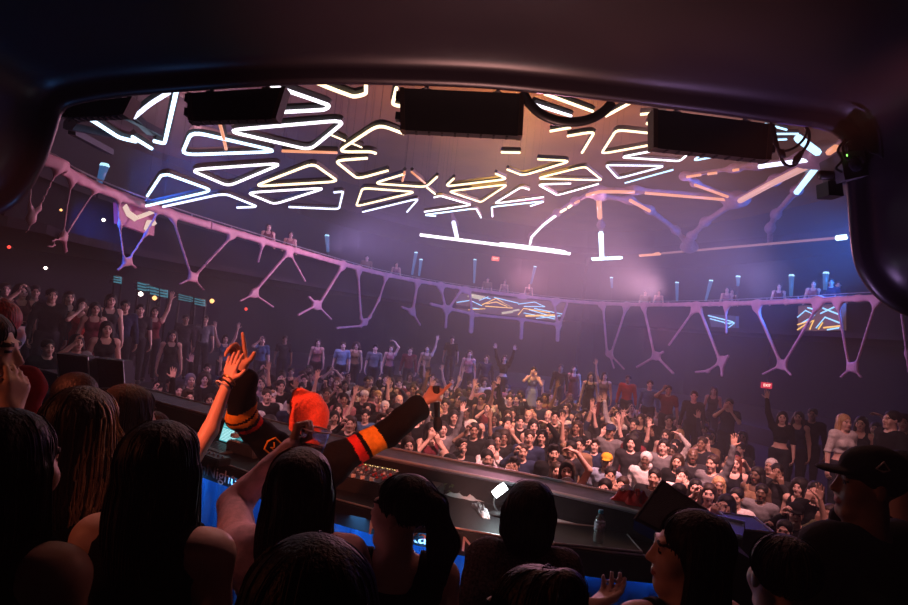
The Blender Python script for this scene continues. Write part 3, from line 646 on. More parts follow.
# ---------------------------------------------------------------- people
def V3(*a): return Vector(a)
def hand_prims(w, d, n, side, style='open', sc=1.0):
    """palm, four jointed fingers and a thumb leaving the side of the palm. d along the hand, n out of the palm, side picks the thumb's side"""
    d = d.normalized(); n = (n - d*n.dot(d)).normalized(); s = d.cross(n).normalized() * side; o = []
    offs = [0.031, 0.0105, -0.0105, -0.030]; lens = [(.040,.024,.020),(.044,.028,.021),(.041,.026,.020),(.032,.020,.018)]
    C = {'open': [(4,6,4)]*4, 'relaxed': [(18,24,12),(22,28,14),(26,32,16),(30,34,18)], 'hold': [(62,88,40)]*4, 'point': [(4,5,3),(66,92,45),(72,94,45),(76,94,45)],
         'claw': [(2,3,2),(38,55,25),(42,60,30),(46,60,30)], 'curl': [(35,45,25)]*4, 'phone': [(40,62,30)]*4}[style]
    spread = {'open': .16, 'relaxed': .05, 'claw': .10}.get(style, 0.0)
    for i in range(4):
        a = w + s*offs[i]*.55*sc + d*.012*sc; kn = w + d*(.088 - .006*abs(i-1))*sc + s*offs[i]*sc
        o.append(cap(a, kn, .0145*sc, .0125*sc, .012)); p = kn; dd = (d + s*spread*(offs[i]/.03)).normalized(); an = 0; base = dd
        for j in range(3):
            an += math.radians(C[i][j]); v = base*math.cos(an) + n*math.sin(an); q = p + v*lens[i][j]*sc
            o.append(cap(p, q, (.0102-.0008*j)*sc, (.0096-.0010*j)*sc, .003)); p = q
    tb = w + d*.028*sc + s*.026*sc + n*.004*sc
    if style in ('hold', 'phone', 'point'): t1 = tb + (d*.62 + s*.35 + n*.62).normalized()*.040*sc; t2 = t1 + (d*.45 - s*.35 + n*.75).normalized()*.030*sc
    elif style in ('open', 'claw'): t1 = tb + (d*.50 + s*.85 + n*.1).normalized()*.043*sc; t2 = t1 + (d*.72 + s*.65).normalized()*.032*sc
    else: t1 = tb + (d*.8 + s*.5 + n*.25).normalized()*.040*sc; t2 = t1 + (d*.95 + s*.15 + n*.2).normalized()*.030*sc
    o += [cap(w + d*.012*sc + s*.012*sc, tb, .017*sc, .016*sc, .012), cap(tb, t1, .0145*sc, .0115*sc, .008), cap(t1, t2, .0112*sc, .0095*sc, .003)]
    return o
HC = V3(0, -.005, 1.602)
def head_prims(fem):
    j = 0.93 if fem else 1.0
    o = [ell((0,.018,.036), (.076,.094,.084), .02), ell((0,-.028,-.038), (.057*j,.062,.078), .03), cap((-.018,-.066,-.098), (.018,-.066,-.098), .019*j, None, .03),
         ell((-.036,-.058,-.024), (.028,.028,.03), .03), ell((.036,-.058,-.024), (.028,.028,.03), .03), cap((-.036,-.080,.031), (.036,-.080,.031), .011, None, .014),
         cap((0,-.086,.018), (0,-.105,-.022), .008, .0115, .012), ell((-.011,-.094,-.026), (.009,.010,.008), .008), ell((.011,-.094,-.026), (.009,.010,.008), .008),
         ell((-.032,-.098,.012), (.015,.013,.009), .010, -1), ell((.032,-.098,.012), (.015,.013,.009), .010, -1),
         ell((-.031,-.0765,.010), (.0135,.0125,.0125), .002), ell((.031,-.0765,.010), (.0135,.0125,.0125), .002),
         ell((0,-.088,-.055), (.023,.010,.006), .005), ell((0,-.086,-.065), (.020,.011,.0075), .004),
         ell((-.077,.008,-.004), (.009,.019,.031), .006), ell((.077,.008,-.004), (.009,.019,.031), .006)]
    return o
def hair_prims(style):
    capp = [ell((0,.026,.050), (.090,.104,.086), .02)]
    face = [ell((0,-.125,-.015), (.071,.088,.112), .012, -1), capc((-.10,-.005,-.10), (.10,-.005,-.10), .062, None, .02)]
    side = [ell((0,-.128,-.020), (.067,.090,.115), .012, -1)]
    if style == 'short': return capp + face + [capc((-.1,.06,-.13), (.1,.06,-.13), .075, None, .02)]
    if style == 'quiff': return capp + [ell((.0,-.055,.118), (.062,.045,.030), .03)] + face + [capc((-.1,.06,-.13), (.1,.06,-.13), .075, None, .02)]
    if style == 'long': return capp + [ell((0,.070,-.110), (.098,.052,.210), .04), cap((-.078,.012,.0), (-.092,-.02,-.26), .026, .024, .04), cap((.078,.012,.0), (.090,-.01,-.25), .026, .022, .04)] + side
    if style == 'wavy': return capp + [ell((0,.060,-.100), (.112,.070,.200), .05), cap((-.082,.0,-.02), (-.115,-.03,-.22), .032, .030, .04), cap((.082,.0,-.02), (.110,-.03,-.24), .032, .028, .04), ell((-.10,.02,-.20), (.035,.05,.07), .04), ell((.10,.03,-.19), (.035,.05,.07), .04)] + side
    if style == 'bob': return capp + [ell((0,.060,-.045), (.098,.060,.110), .04), cap((-.080,.0,-.0), (-.084,-.02,-.09), .026, .022, .04), cap((.080,.0,-.0), (.084,-.02,-.09), .026, .022, .04)] + side
    if style == 'bun': return capp + face + [ell((0,.085,.115), (.045,.042,.040), .02)]
    if style == 'ponytail': return capp + face + [ell((0,.118,.052), (.030,.030,.034), .02), cap((0,.130,.045), (0,.165,-.06), .034, .045, .03), cap((0,.165,-.06), (0,.150,-.24), .045, .022, .03)]
    if style == 'curly': return [ell((0,.035,.045), (.125,.128,.118), .03), ell((-.09,.03,-.06), (.06,.08,.09), .05), ell((.09,.03,-.06), (.06,.08,.09), .05), ell((0,.09,-.06), (.10,.07,.1), .05)] + side
    return []
def hat_prims(kind):
    if kind == 'cap': return [ell((0,.020,.062), (.092,.108,.078), .01), capc((-.2,.0,-.06), (.2,.0,-.06), .085, None, .004), ell((0,-.102,.043), (.068,.062,.0115), .012)]
    if kind == 'cap_back': return [ell((0,.020,.062), (.092,.108,.078), .01), capc((-.2,.0,-.06), (.2,.0,-.06), .085, None, .004), cap((-.04,.15,.03), (.04,.15,.03), .009, None, .04)]
    if kind == 'hood': return [ell((0,.030,.035), (.097,.112,.105), .03), cap((-.06,.03,-.09), (.06,.03,-.09), .05, None, .04), ell((0,-.135,-.015), (.070,.115,.105), .01, -1)]
    if kind == 'beanie': return [ell((0,.024,.050), (.094,.112,.090), .02), cap((0,.0,.11), (.0,.06,.15), .06, .04, .04), capc((-.2,-.06,-.05), (.2,-.06,-.05), .07, None, .01), capc((-.2,.06,-.12), (.2,.06,-.12), .08, None, .01)]
SHX = {False: .186, True: .160}
def ik(sh, wr, l1=.285, l2=.255, pole=V3(0, .3, -1)):
    d = wr - sh; L = min(d.length, (l1+l2)*.995); wr2 = sh + d.normalized()*L
    a = (l1*l1 - l2*l2 + L*L)/(2*L); h = math.sqrt(max(0, l1*l1 - a*a)); dn = d.normalized(); p = (pole - dn*pole.dot(dn)).normalized()
    return sh + dn*a + p*h, wr2
def figure(fem, arms, head_yaw=0.0, tilt=0.0, hand_sc=1.0, arm_fat=1.0, reach=1.0, shrug=0.0):
    """arms: {'L'/'R': (wrist, pole, hand dir, palm normal, style)} in body space; person's right is -X"""
    g = {}; sx = SHX[fem]; hw = .095 if fem else .088
    g['torso'] = [ell((0,.0,.985), (.150 if fem else .145,.110,.105), .06), ell((0,.0,1.13), (.112 if fem else .135,.088,.12), .06), ell((0,-.005,1.30), (.135 if fem else .160,.105,.145), .06), cap((-sx*.72,0,1.405), (sx*.72,0,1.405), .062, None, .06)]
    if fem: g['torso'] += [ell((-.062,-.085,1.275), (.058,.05,.055), .03), ell((.062,-.085,1.275), (.058,.05,.055), .03)]
    g['shoulder'] = [ell((q*sx,0,1.405), (.056,.056,.056), .05) for q in (-1, 1)]
    g['neck'] = [cap((0,.012,1.40), (0,.006,1.53), .058 if fem else .064, .050 if fem else .058, .035)]
    H = Matrix.Translation(HC) @ Matrix.Rotation(head_yaw, 4, 'Z') @ Matrix.Rotation(tilt, 4, 'X')
    g['head'] = xform(head_prims(fem), H); g['H'] = H
    g['legs'] = []
    for q in (-1, 1):
        g['legs'] += [cap((q*hw,0,.93), (q*.10,-.01,.50), .088, .058, .04), cap((q*.10,-.01,.50), (q*.105,.015,.09), .056, .038, .03)]
    g['feet'] = [ell((q*.11,-.045,.040), (.045,.115,.040), .02) for q in (-1, 1)]
    g['upper'] = []; g['fore'] = []; g['hand'] = []; g['joints'] = {}
    for k, q in (('R', -1), ('L', 1)):
        sh = V3(q*sx, 0, 1.405 + shrug); a = arms.get(k)
        if a is None: a = (V3(q*(sx+.09), -.03, .88), V3(q*.3, 1, 0), V3(0, -.1, -1), V3(-q, 0, 0), 'relaxed')
        el, wr = ik(sh, a[0], .285*reach, .255*reach, pole=a[1])
        g['upper'] += [cap(sh, el, .050*arm_fat, .040*arm_fat, .03)]; g['fore'] += [cap(el, wr, .041*arm_fat, .027*arm_fat, .02)]
        d = a[2] if a[2] is not None else (wr - el); g['hand'] += hand_prims(wr + d.normalized()*.005, d, a[3], q if a[4] != 'mirror' else -q, a[4], hand_sc)
        g['joints'][k] = (sh, el, wr)
    return g
SKINS = [mat('skin_light', (.72,.47,.38), .5, scale=5, var=.06), mat('skin_tan', (.56,.35,.26), .5, scale=5, var=.06), mat('skin_brown', (.32,.18,.12), .5, scale=5, var=.06), mat('skin_deep', (.13,.075,.05), .45, scale=5, var=.06)]
EYE = mat('dark_eye', (.02,.012,.01), .2); LIP = mat('lips', (.38,.12,.11), .4); BROW = mat('brow_hair', (.035,.02,.015), .8)
HAIRM = {'black': mat('black_hair', (.009,.007,.007), .55, spec=.3, scale=14, stretch=(8,8,.6), var=.6, bump=.6), 'brown': mat('brown_hair', (.032,.017,.010), .5, spec=.35, scale=14, stretch=(8,8,.6), var=.5, bump=.6),
         'blonde': mat('blonde_hair', (.50,.31,.15), .45, scale=14, stretch=(8,8,.6), var=.5, bump=.6), 'red': mat('red_lit_hair', (.6,.03,.015), .5, scale=14, stretch=(8,8,.6), var=.5, bump=.6), 'auburn': mat('auburn_hair', (.14,.035,.015), .45, scale=14, stretch=(8,8,.6), var=.5, bump=.6)}  # the saturated red one has red light put into its colour
def body_mesh(g, h, name='body', extra=()):
    pr = g['torso'] + g['shoulder'] + g['neck'] + g['legs'] + g['upper'] + g['fore'] + g['head'] + g['feet'] + g['hand'] + list(extra)
    V, Q = solid(pr, h)
    C = V[Q].mean(1); Hi = np.array(g['H'].inverted()); L = C @ Hi[:3,:3].T + Hi[:3,3]
    mi = np.zeros(len(Q), int)
    for q in (-1, 1):
        e = ((L[:,0]-q*.031)/.0125)**2 + ((L[:,2]-.010)/.0068)**2 < 1; mi[e & (L[:,1] < -.05) & (L[:,1] > -.12)] = 1
        bw = (np.abs(L[:,0]-q*.034) < .021) & (np.abs(L[:,2]-.0345+.25*np.abs(np.abs(L[:,0])-.03)) < .0052); mi[bw & (L[:,1] < -.05)] = 3
    lp = (L[:,0]/.024)**2 + ((L[:,2]+.060)/.0105)**2 < 1; mi[lp & (L[:,1] < -.06)] = 2
    me = npmesh(name, V, Q, mi)
    for m_ in (SKINS[0], EYE, LIP, BROW): me.materials.append(m_)
    return me
def solid_mesh(name, prims, h, m_, cuts=(), post=None):
    V, Q = solid(prims, h, cuts, post); me = npmesh(name, V, Q)
    for q in (m_ if isinstance(m_, (list, tuple)) else [m_]): me.materials.append(q)
    return me
NECKCUT = [ell((0,-.035,1.515), (.080,.085,.095), .01, -1)]
def garment(g, kind, h, d=.013):
    fold = lambda x, y, z: (.0035*np.sin(60*z + 25*x + 18*y)*np.sin(31*x - 14*z + 9*y)).astype(np.float32)
    T = inflate(g['torso'], d); S = inflate(g['shoulder'], d)
    if kind == 'long': pr = T + S + inflate(g['upper'] + g['fore'], d) + NECKCUT; cuts = [lambda x,y,z: (.86 - z) + 0*x + 0*y]
    elif kind == 'short': 
        up = [cap(p[1], tuple(Vector(p[1]).lerp(Vector(p[2]), .62)), p[3]+d+.004, p[4]+d+.010, .02) for p in g['upper']]
        pr = T + S + up + NECKCUT; cuts = [lambda x,y,z: (.86 - z) + 0*x + 0*y]
    elif kind == 'tank': pr = T + NECKCUT; cuts = [lambda x,y,z: (.86 - z) + 0*x + 0*y, lambda x,y,z: z - (1.375 + .16*np.exp(-((np.abs(x)-.095)/.024)**2)) + 0*y]
    elif kind == 'dress': pr = T + [cap((0,0,1.0), (0,0,.62), .165, .205, .06)]; cuts = [lambda x,y,z: (.60 - z) + 0*x + 0*y, lambda x,y,z: z - (1.36 + .16*np.exp(-((np.abs(x)-.095)/.018)**2)) + 0*y]
    elif kind == 'crop': pr = T + S + inflate(g['upper'] + g['fore'], d) + NECKCUT; cuts = [lambda x,y,z: (1.12 - z) + 0*x + 0*y]
    return pr, cuts, fold
CLOTH = {}
def cloth(nm, c, rough=.85): 
    return mat(nm + '_cloth', c, rough, scale=40, bump=.25, spec=.12)
COLS = {'pale rose': (.80,.50,.55), 'black': (.007,.007,.008), 'charcoal': (.025,.025,.03), 'navy': (.02,.03,.07), 'grey': (.16,.16,.17), 'white': (.62,.60,.58), 'olive': (.07,.07,.035), 'wine': (.14,.02,.03), 'blue': (.06,.12,.22), 'rose': (.38,.16,.17), 'tan': (.24,.15,.09), 'red': (.42,.025,.02), 'pale blue': (.25,.32,.42)}
PANT = cloth('dark_trousers', (.02,.022,.03)); SHOE = mat('shoe_leather', (.02,.015,.012), .4)
def strands(me_src, count, length, r, seed, filt=None, down=V3(0, 0, -1), wave=.004):
    """thin locks that run down over the hair's own surface; joined into the hair mesh"""
    vs = [v.co.copy() for v in me_src.vertices]; ns = [v.normal.copy() for v in me_src.vertices]; kd = kdtree.KDTree(len(vs))
    for i, v in enumerate(vs): kd.insert(v, i)
    kd.balance(); R = random.Random(seed); b = MB(); zmax = max(v.z for v in vs)
    for _ in range(count):
        i = R.randrange(len(vs))
        while filt and not filt(vs[i]): i = R.randrange(len(vs))
        p = vs[i].copy(); n = ns[i]; pts = []; ph = R.random()*6; off = R.uniform(.0005, .004)
        for k in range(int(length/.012)):
            t = (down - n*down.dot(n)); 
            if t.length < .15: t = V3(n.x, n.y, -.3)
            t.normalize(); p = p + t*.012 + n.cross(t)*wave*.3*math.sin(ph + k*.5); co, j, dist = kd.find(p); n = ns[j]
            if dist > .025: break
            p = p.lerp(co, .85); pts.append(p + n*off)
        if len(pts) > 4: b.tube(pts, r, 3, rr=[r*min(1, .3 + k/3, .2 + (len(pts)-1-k)/4) for k in range(len(pts))])
    return b
# ---------------------------------------------------------------- booth: canopy, hanging gear, desk
CAN = mat('booth_shell_lacquer', (0.022, 0.013, 0.022), 0.38, scale=1.5)
LIPP = [(-160,265),(-60,240),(2,216),(30,196),(50,160),(60,131),(68,111),(95,103),(130,98),(190,93),(240,89.5),(290,87),(345,86),(400,87),(450,88.5),(500,91.5),(560,97.5),(608,103),(656,109),(714,116),(771,124),(815,130),
        (834,138),(841,152),(844,190),(847,235),(851,262),(860,282),(878,302),(908,318),(960,330),(1060,338)]
lip = [P(a, c, 3.05) for a, c in LIPP]; lip = catmull(lip, 3); cm = V3(0, 3.05, 3.6)
N = len(lip); nrm = []
for i in range(N):
    t = (lip[min(i+1, N-1)] - lip[max(i-1, 0)]).normalized(); nn = V3(-t.z, 0, t.x)
    if nn.dot(lip[i] - V3(0.1, 3.05, 3.1)) < 0: nn = -nn
    nrm.append(nn)
prof = [(3.25,.6),(3.25,.24),(3.22,.16),(3.14,.08),(3.03,.0),(3.0,.0),(2.98,.02),(2.975,.055),(2.95,.085),(2.88,.105),(2.7,.115),(2.4,.13),(2.0,.16),(1.4,.22),(.6,.34),(.6,.8)]
vs = []; fs = []
for Y_, off in prof:
    for i in range(N): p = lip[i] + nrm[i]*off; vs.append(V3(p.x, Y_, p.z))
for j in range(len(prof)-1):
    for i in range(N-1): fs.append((j*N+i, j*N+i+1, (j+1)*N+i+1, (j+1)*N+i))
for i in range(N-1): fs.append(((len(prof)-1)*N+i, (len(prof)-1)*N+i+1, i+1, i))
b = MB(); b.add(vs, fs); struct(b.build('ceiling_booth', CAN, smooth=True))
def lampbar(c, Y, lab, notch=None):
    root = empty('hanging_lamp_bar', P((c[0][0]+c[1][0])/2, (c[0][1]+c[1][1])/2, Y)); tag(root, lab, 'lamp bar', 'black lamp bars under the booth edge')
    q = [P(a, e, Y) for a, e in c]; b = MB(); b.hexa(q, [p + V3(0, .07, 0) for p in q]); b.build('housing', BLACK, root)
    for a, e in ((q[0], q[3]), (q[1], q[2])):
        b = MB(); b.hexa([a+V3(-.012,-.012,0), a+V3(.012,-.012,0), e+V3(.012,-.012,0), e+V3(-.012,-.012,0)], [a+V3(-.012,.085,0), a+V3(.012,.085,0), e+V3(.012,.085,0), e+V3(-.012,.085,0)])
        b.build('end_plate', mat('worn_end_plate', (.08,.05,.035), .5, .3, scale=30), root)
    for k in (.2, .8): b = MB(); p = q[0].lerp(q[1], k) + V3(0, .035, 0); b.tube([p + V3(0,0,-.02), p + V3(0,0,.10)], .012, 8); b.lathe([(.03,-.01),(.03,.01)], p, 10); b.build('clamp', STEEL, root)
    b = MB()
    for k in range(1, 9): a = q[3].lerp(q[2], k/9); b.bar(a + V3(0,.01,-.002), a + V3(0,.06,-.002), .012, .006)
    b.build('cooling_fins', MATTE, root)
    if notch is not None:
        b = MB(); a, e = q[notch], q[3 if notch == 0 else 2]
        sgn = -1 if notch == 0 else 1
        for k, w in ((.15,.035),(.4,.012),(.65,.04),(.9,.015)): p = a.lerp(e, k); b.box((min(p.x, p.x+sgn*w), Y+.01, p.z-.02), (max(p.x, p.x+sgn*w), Y+.06, p.z+.02))
        b.build('connector', MATTE, root)
lampbar([(58,104),(131,97),(122,115),(66,117.5)], 3.16, 'leftmost black lamp bar under the booth edge')
lampbar([(190,93),(284,87),(274,119),(191,121)], 3.16, 'black lamp bar left of the fat warm neon corner', 0)
lampbar([(402,88),(522,93.5),(520,136),(403,130)], 3.16, 'middle black lamp bar beside the curved pipe', 0)
lampbar([(655,109),(771,124),(768,160),(655,148)], 3.16, 'right black lamp bar beside the cable loops', 1)
b = MB(); b.tube(catmull([P(*a, 3.17) for a in ((523,92),(529,103),(541,114),(557,120.5),(574,122),(590,119),(603,112),(612,103))], 5), .026, 12)
tag(b.build('hanging_curved_pipe', BLACK, smooth=True), 'thick black curved pipe hanging from the booth edge', 'pipe')
root = empty('hanging_cable', P(790,125,3.12)); tag(root, 'black cables looping down from the booth edge near the right column', 'cable')
b = MB(); b.tube(catmull([P(*a, 3.12) for a in ((771,122),(773,135),(776,146),(783,151),(794,148),(803,140),(807,131),(804,125))], 6), .007, 6); b.tube(catmull([P(*a, 3.12) for a in ((773,124),(778,148),(782,160),(788,166),(796,164),(801,154),(808,143),(809,133),(805,125))], 6), .008, 6); b.build('cord', BLACK, root, True)
b = MB(); b.tube([P(794,164,3.12), P(797,159,3.12), P(802,152,3.12)], .018, 8, rr=[.012,.02,.012]); b.tube([P(781,150,3.12), P(783,158,3.12)], .016, 8); b.build('plug', BLACK, root, True)
# projector box and small camera on the right column
root = empty('hanging_projector', P(853,155,2.95)); tag(root, 'boxy black projector with wires clamped to the right booth column', 'projector')
q = [P(a, c, 2.92) for a, c in ((840,152),(864,150),(869,175),(845,180))]; b = MB(); b.hexa(q, [p + V3(.02,.2,0) for p in q]); b.build('housing', GREY, root)
q2 = [a.lerp(q[2], .0) for a in q]; c_ = sum(q, V3(0,0,0))/4; b = MB(); b.lathe([(.035,0),(.04,.01),(.03,.02)], (0,0,0), 14, Matrix.Translation(c_ + V3(0,-.02,0)) @ Matrix.Rotation(-math.pi/2, 4, 'X')); b.build('lens', mat('glass_lens', (.02,.02,.03), .05), root, True)
b = MB(); b.bar(P(851,152,2.98), P(851,132,3.04), .03, .02); b.bar(P(851,138,3.04), P(862,150,2.98), .012, .012); b.build('bracket', MATTE, root)
b = MB(); b.tube(catmull([P(*a, 2.9) for a in ((845,140),(838,150),(842,160),(836,168),(842,172))], 5), .006, 6); b.tube(catmull([P(*a, 2.9) for a in ((862,145),(870,152),(878,154),(882,158))], 5), .004, 6); b.tube(catmull([P(*a, 2.9) for a in ((850,140),(843,146),(846,158),(852,160))], 5), .006, 6); b.build('wire', BLACK, root)
b = MB(); p = P(846.5,155.5,2.9); b.lathe([(.005,-.004),(.005,.004)], p, 8); b.build('status_light', emis('green_led', (.3,1,.15), 2.5), root)
root = empty('small_wall_camera', P(832,184,3.0)); tag(root, 'small black camera bracketed to the booth column below the projector', 'camera')
b = MB(); b.tube([P(821,175,3.0), P(838,176,3.03)], .024, 12); b.build('lens_barrel', BLACK, root, True)
q = [P(a, c, 3.0) for a, c in ((828,181),(842,180),(844,196),(829,195))]; b = MB(); b.hexa(q, [p + V3(0,.1,0) for p in q]); b.build('housing', BLACK, root)
b = MB(); b.bar(P(832,178,3.03), P(852,180,3.06), .03, .03); b.build('bracket', MATTE, root)

# ---- desk
ZL, ZT = 2.35, 2.20
def oline(pts, z): return [onz(a, c, z) for a, c in pts]
far = oline([(143,388),(190,400.5),(240,412.5),(310,431),(388,450),(455,460.5),(509,470),(565,482),(618,494),(680,508),(745,523)], ZL)
def smooth3(l, n=2):
    for _ in range(n): l = [l[0]] + [(l[i-1]+l[i]*2+l[i+1])/4 for i in range(1, len(l)-1)] + [l[-1]]
    return l
far = smooth3(far); 
# extend the left end along the same sweep
d0 = (far[0]-far[1]).normalized(); far = [far[0] + d0*1.6, far[0] + d0*.8] + far
near = smooth3(oline([(150,437),(178,447),(205,457),(268,479),(330,499),(395,516),(456,529),(535,543),(610,553),(680,560),(745,563)], ZT))
d1 = (near[0]-near[1]).normalized(); near = [near[0] + d1*1.4, near[0] + d1*.7] + near
def offline(l, off, z):
    o = []
    for i, p in enumerate(l):
        t = (l[min(i+1, len(l)-1)] - l[max(i-1, 0)]).normalized(); n = V3(t.y, -t.x, 0); n = n if n.y < 0 else -n
        q = p + n*off; o.append(V3(q.x, q.y, z))
    return o
def sweep(b, lines):
    n = len(lines); L = len(lines[0]); vs = [p for l in lines for p in l]; fs = []
    for j in range(n):
        k = (j+1) % n
        for i in range(L-1): fs.append((j*L+i, j*L+i+1, k*L+i+1, k*L+i))
    fs += [tuple(j*L for j in range(n)), tuple(j*L+L-1 for j in range(n-1, -1, -1))]; b.add(vs, fs)
desk = empty('disc_jockey_desk', (0, 4.2, 1.2)); tag(desk, 'long curved black desk with grey ledge in front of the crowd', 'desk')
b = MB(); sweep(b, [offline(far, -.04, 0.0), offline(far, -.04, 2.33), offline(far, .0, ZL-.012), offline(far, .34, ZL-.022), offline(far, .40, ZL-.12), offline(far, .40, 0.0)])
b.build('front_wall', mat('desk_black_laminate', (.010,.009,.011), .75, scale=12, var=.3, spec=.12), desk)
b = MB(); sweep(b, [offline(far, .0, ZL-.01), offline(far, .0, ZL), offline(far, .33, ZL-.006), offline(far, .33, ZL-.018)]); b.build('ledge_top', mat('ledge_laminate', (.11,.10,.13), .45, scale=12, var=.3), desk)
b = MB()
for off in (.005, .335): b.tube(offline(far, off, ZL+.004), .010, 6)
b.build('ledge_edging', TRIMM, desk)
b = MB(); sweep(b, [offline(far, .41, ZT), near, offline(near, 0, ZT-.05), offline(far, .41, ZT-.05)]); b.build('work_top', mat('desk_top_laminate', (.010,.009,.011), .6, spec=.2, scale=10), desk)
b = MB(); b.tube(offline(near, .005, ZT), .006, 6); b.build('top_edging', TRIMM, desk)
b = MB(); sweep(b, [offline(near, .003, ZT-.01), offline(near, .023, ZT-.01), offline(near, .023, ZT-.15), offline(near, .003, ZT-.15)]); b.build('banner', mat('black_banner', (.012,.012,.014), .6), desk)
# satin skirt below the banner
base = []; fr = offline(near, -.06, 0); L = [0]
for i in range(1, len(fr)): L.append(L[-1] + (fr[i]-fr[i-1]).length)
b = MB(); n = 520; rows = 8; vs = []; fs = []
for i in range(n+1):
    s_ = L[-1]*i/n; k = max(j for j in range(len(L)) if L[j] <= s_ + 1e-6); k = min(k, len(fr)-2); u = (s_-L[k])/(L[k+1]-L[k]); p = fr[k].lerp(fr[k+1], u); t = (fr[k+1]-fr[k]).normalized(); nn = V3(t.y, -t.x, 0)
    for r in range(rows+1):
        z = 2.06 - .86*r/rows; a = .018 + .035*r/rows; q = p + nn*(a*math.sin(s_*38 + .6*math.sin(s_*9) + r*.12)); vs.append(V3(q.x, q.y, z))
for i in range(n):
    for r in range(rows): fs.append((i*(rows+1)+r, (i+1)*(rows+1)+r, (i+1)*(rows+1)+r+1, i*(rows+1)+r+1))
b.add(vs, fs); b.build('satin_skirt', mat('blue_satin', (.03,.22,.60), .32, scale=4), desk, True)
# blue lamps under the banner light the skirt
bfr = offline(near, .16, ZT-.17)
lampm = emis('blue_led_strip', (.05,.35,1.0), 6)
b = MB(); b.tube(offline(near, -.015, ZT-.155), .004, 6); b.build('led_strip', lampm, desk)
for k in range(2, len(bfr)-1):
    a, c = bfr[k], bfr[k+1]; m_ = (a+c)/2
    if m_.x > .7: continue
    o = area('blue_skirt_lamp', m_ + V3(0, -.02, -.02), m_ + V3(.2, .35, -.55), .12, 1.0, (.10,.42,1.0), (c-a).length*.9)
# lettering on the banner
bl = offline(near, .026, ZT-.082)
def bannertext(px, py, s, size):
    best = None
    for i in range(len(bl)-1):
        for u in np.linspace(0, 1, 20):
            p = bl[i].lerp(bl[i+1], u); a = project(p); e = abs(a[0]-px)
            if best is None or e < best[0]: best = (e, p, (bl[i+1]-bl[i]).normalized())
    _, p, t = best; n = V3(t.y, -t.x, 0).normalized(); M = Matrix((( t.x*1.22, 0, n.x, p.x + n.x*.003), (t.y*1.22, 0, n.y, p.y + n.y*.003), (0, 1, 0, p.z), (0, 0, 0, 1)))
    textmesh(s, size, mat('banner_letter_grey', (.85,.85,.88), .6), desk, M, 'lettering', .001)
bannertext(207, 0, 'HakkasanNightclub', .125); bannertext(463, 0, 'HakkasanNightclub', .125)

# ---- laptop
def flat(px, py, z=ZT): return onz(px, py, z)
def deskdir(px):
    best = min(range(len(bl)-1), key=lambda i: abs(project(bl[i])[0]-px)); t = (bl[best+1]-bl[best]).normalized(); return math.atan2(t.y, t.x)
def gadget(name, px, py, lab, cat, rz=None, z=ZT, grp=None):
    p = flat(px, py, z); o = empty(name, (p.x, p.y, z), deskdir(px) if rz is None else rz); tag(o, lab, cat, grp); return o
def part(b, name, m_, root, smooth=False): 
    o = b.build(name, m_, None, smooth); o.parent = root; return o
r = gadget('laptop', 219, 449, 'open laptop with a bright teal screen on the desk left of the performer', 'laptop', deskdir(220))
b = MB(); b.bbox((-.17,-.12,0), (.17,.12,.018), .006); part(b, 'keyboard_base', GREY, r)
b = MB()
for j in range(5):
    for i in range(13): b.box((-.15+i*.0232, .085-j*.03-.02, .018), (-.15+i*.0232+.019, .085-j*.03, .021))
part(b, 'keys', BLACK, r)
tilt = Matrix.Translation((0,.12,.018)) @ Matrix.Rotation(math.radians(-14), 4, 'X')
b = MB(); b.bbox((-.17,-.006,0), (.17,.006,.235), .004, tilt); scr = part(b, 'screen', GREY, r)
b = MB(); b.box((-.160,-.008,.010), (.160,-.0065,.226), tilt); o = part(b, 'display', emis('laptop_teal_display', (.10,.62,.68), .75), scr)
b = MB(); R_ = random.Random(3)
for k in range(9): b.box((-.155,-.0085,.02+k*.011), (-.155+.13+R_.random()*.14,-.0082,.024+k*.011), tilt)
for k in range(3): b.box((-.155+k*.10,-.0085,.13), (-.155+k*.10+.085,-.0082,.132), tilt); b.box((-.155+k*.10,-.0085,.16), (-.155+k*.10+.07,-.0082,.164), tilt)
part(b, 'display_rows', emis('laptop_pale_rows', (.65,1,1), 1.3), scr)
b = MB()
for k in range(14): x_ = -.155 + k*.022; b.box((x_,-.0088,.178), (x_+.010,-.0086,.178+.008+R_.random()*.034), tilt)
part(b, 'display_waveform', emis('laptop_cream_wave', (1,.9,.65), 1.6), scr)
# ---- turntable with clear platter, left of the performer
r = gadget('media_player', 256, 452, 'silver topped media player with a round jog wheel beside the laptop', 'media player')
b = MB(); b.bbox((-.16,-.18,0), (.16,.18,.09), .01); part(b, 'chassis', GREY, r)
b = MB(); b.lathe([(.105,.09),(.105,.105),(.098,.112),(.05,.112),(.045,.106),(.0,.106)], (0,-.02,0), 40); part(b, 'jog_wheel', STEEL, r, True)
b = MB(); b.lathe([(.150,.112),(.152,.116),(.145,.118)], (0,-.02,0), 40); part(b, 'clear_dust_ring', mat('clear_acrylic', (.8,.85,.9), .05, trans=.9), r, True)
for i in range(5): b = MB(); b.lathe([(.011,.09),(.010,.10)], (-.13+i*.026,-.16,0), 10); part(b, 'button', WHITE, r); b = MB(); b.box((-.07,.12,.09), (.09,.17,.115)); part(b, 'display', emis('player_display', (.3,.5,.8), .5), r)
r = gadget('headphones', 244, 437, 'pair of pale round headphones lying on the player near the laptop', 'headphones', 0.4, ZT+.118)
b = MB(); b.tube([V3(.07*math.cos(a), .0+.085*math.sin(a), .035+.05*math.sin(a)) for a in np.linspace(-.3, math.pi+.3, 20)], .008, 8); part(b, 'headband', WHITE, r, True)
for q in (-1, 1): b = MB(); b.lathe([(.03,0),(.038,.008),(.036,.028),(.02,.034)], (q*.07,-.02,0), 18); part(b, 'ear_cup', WHITE, r, True)
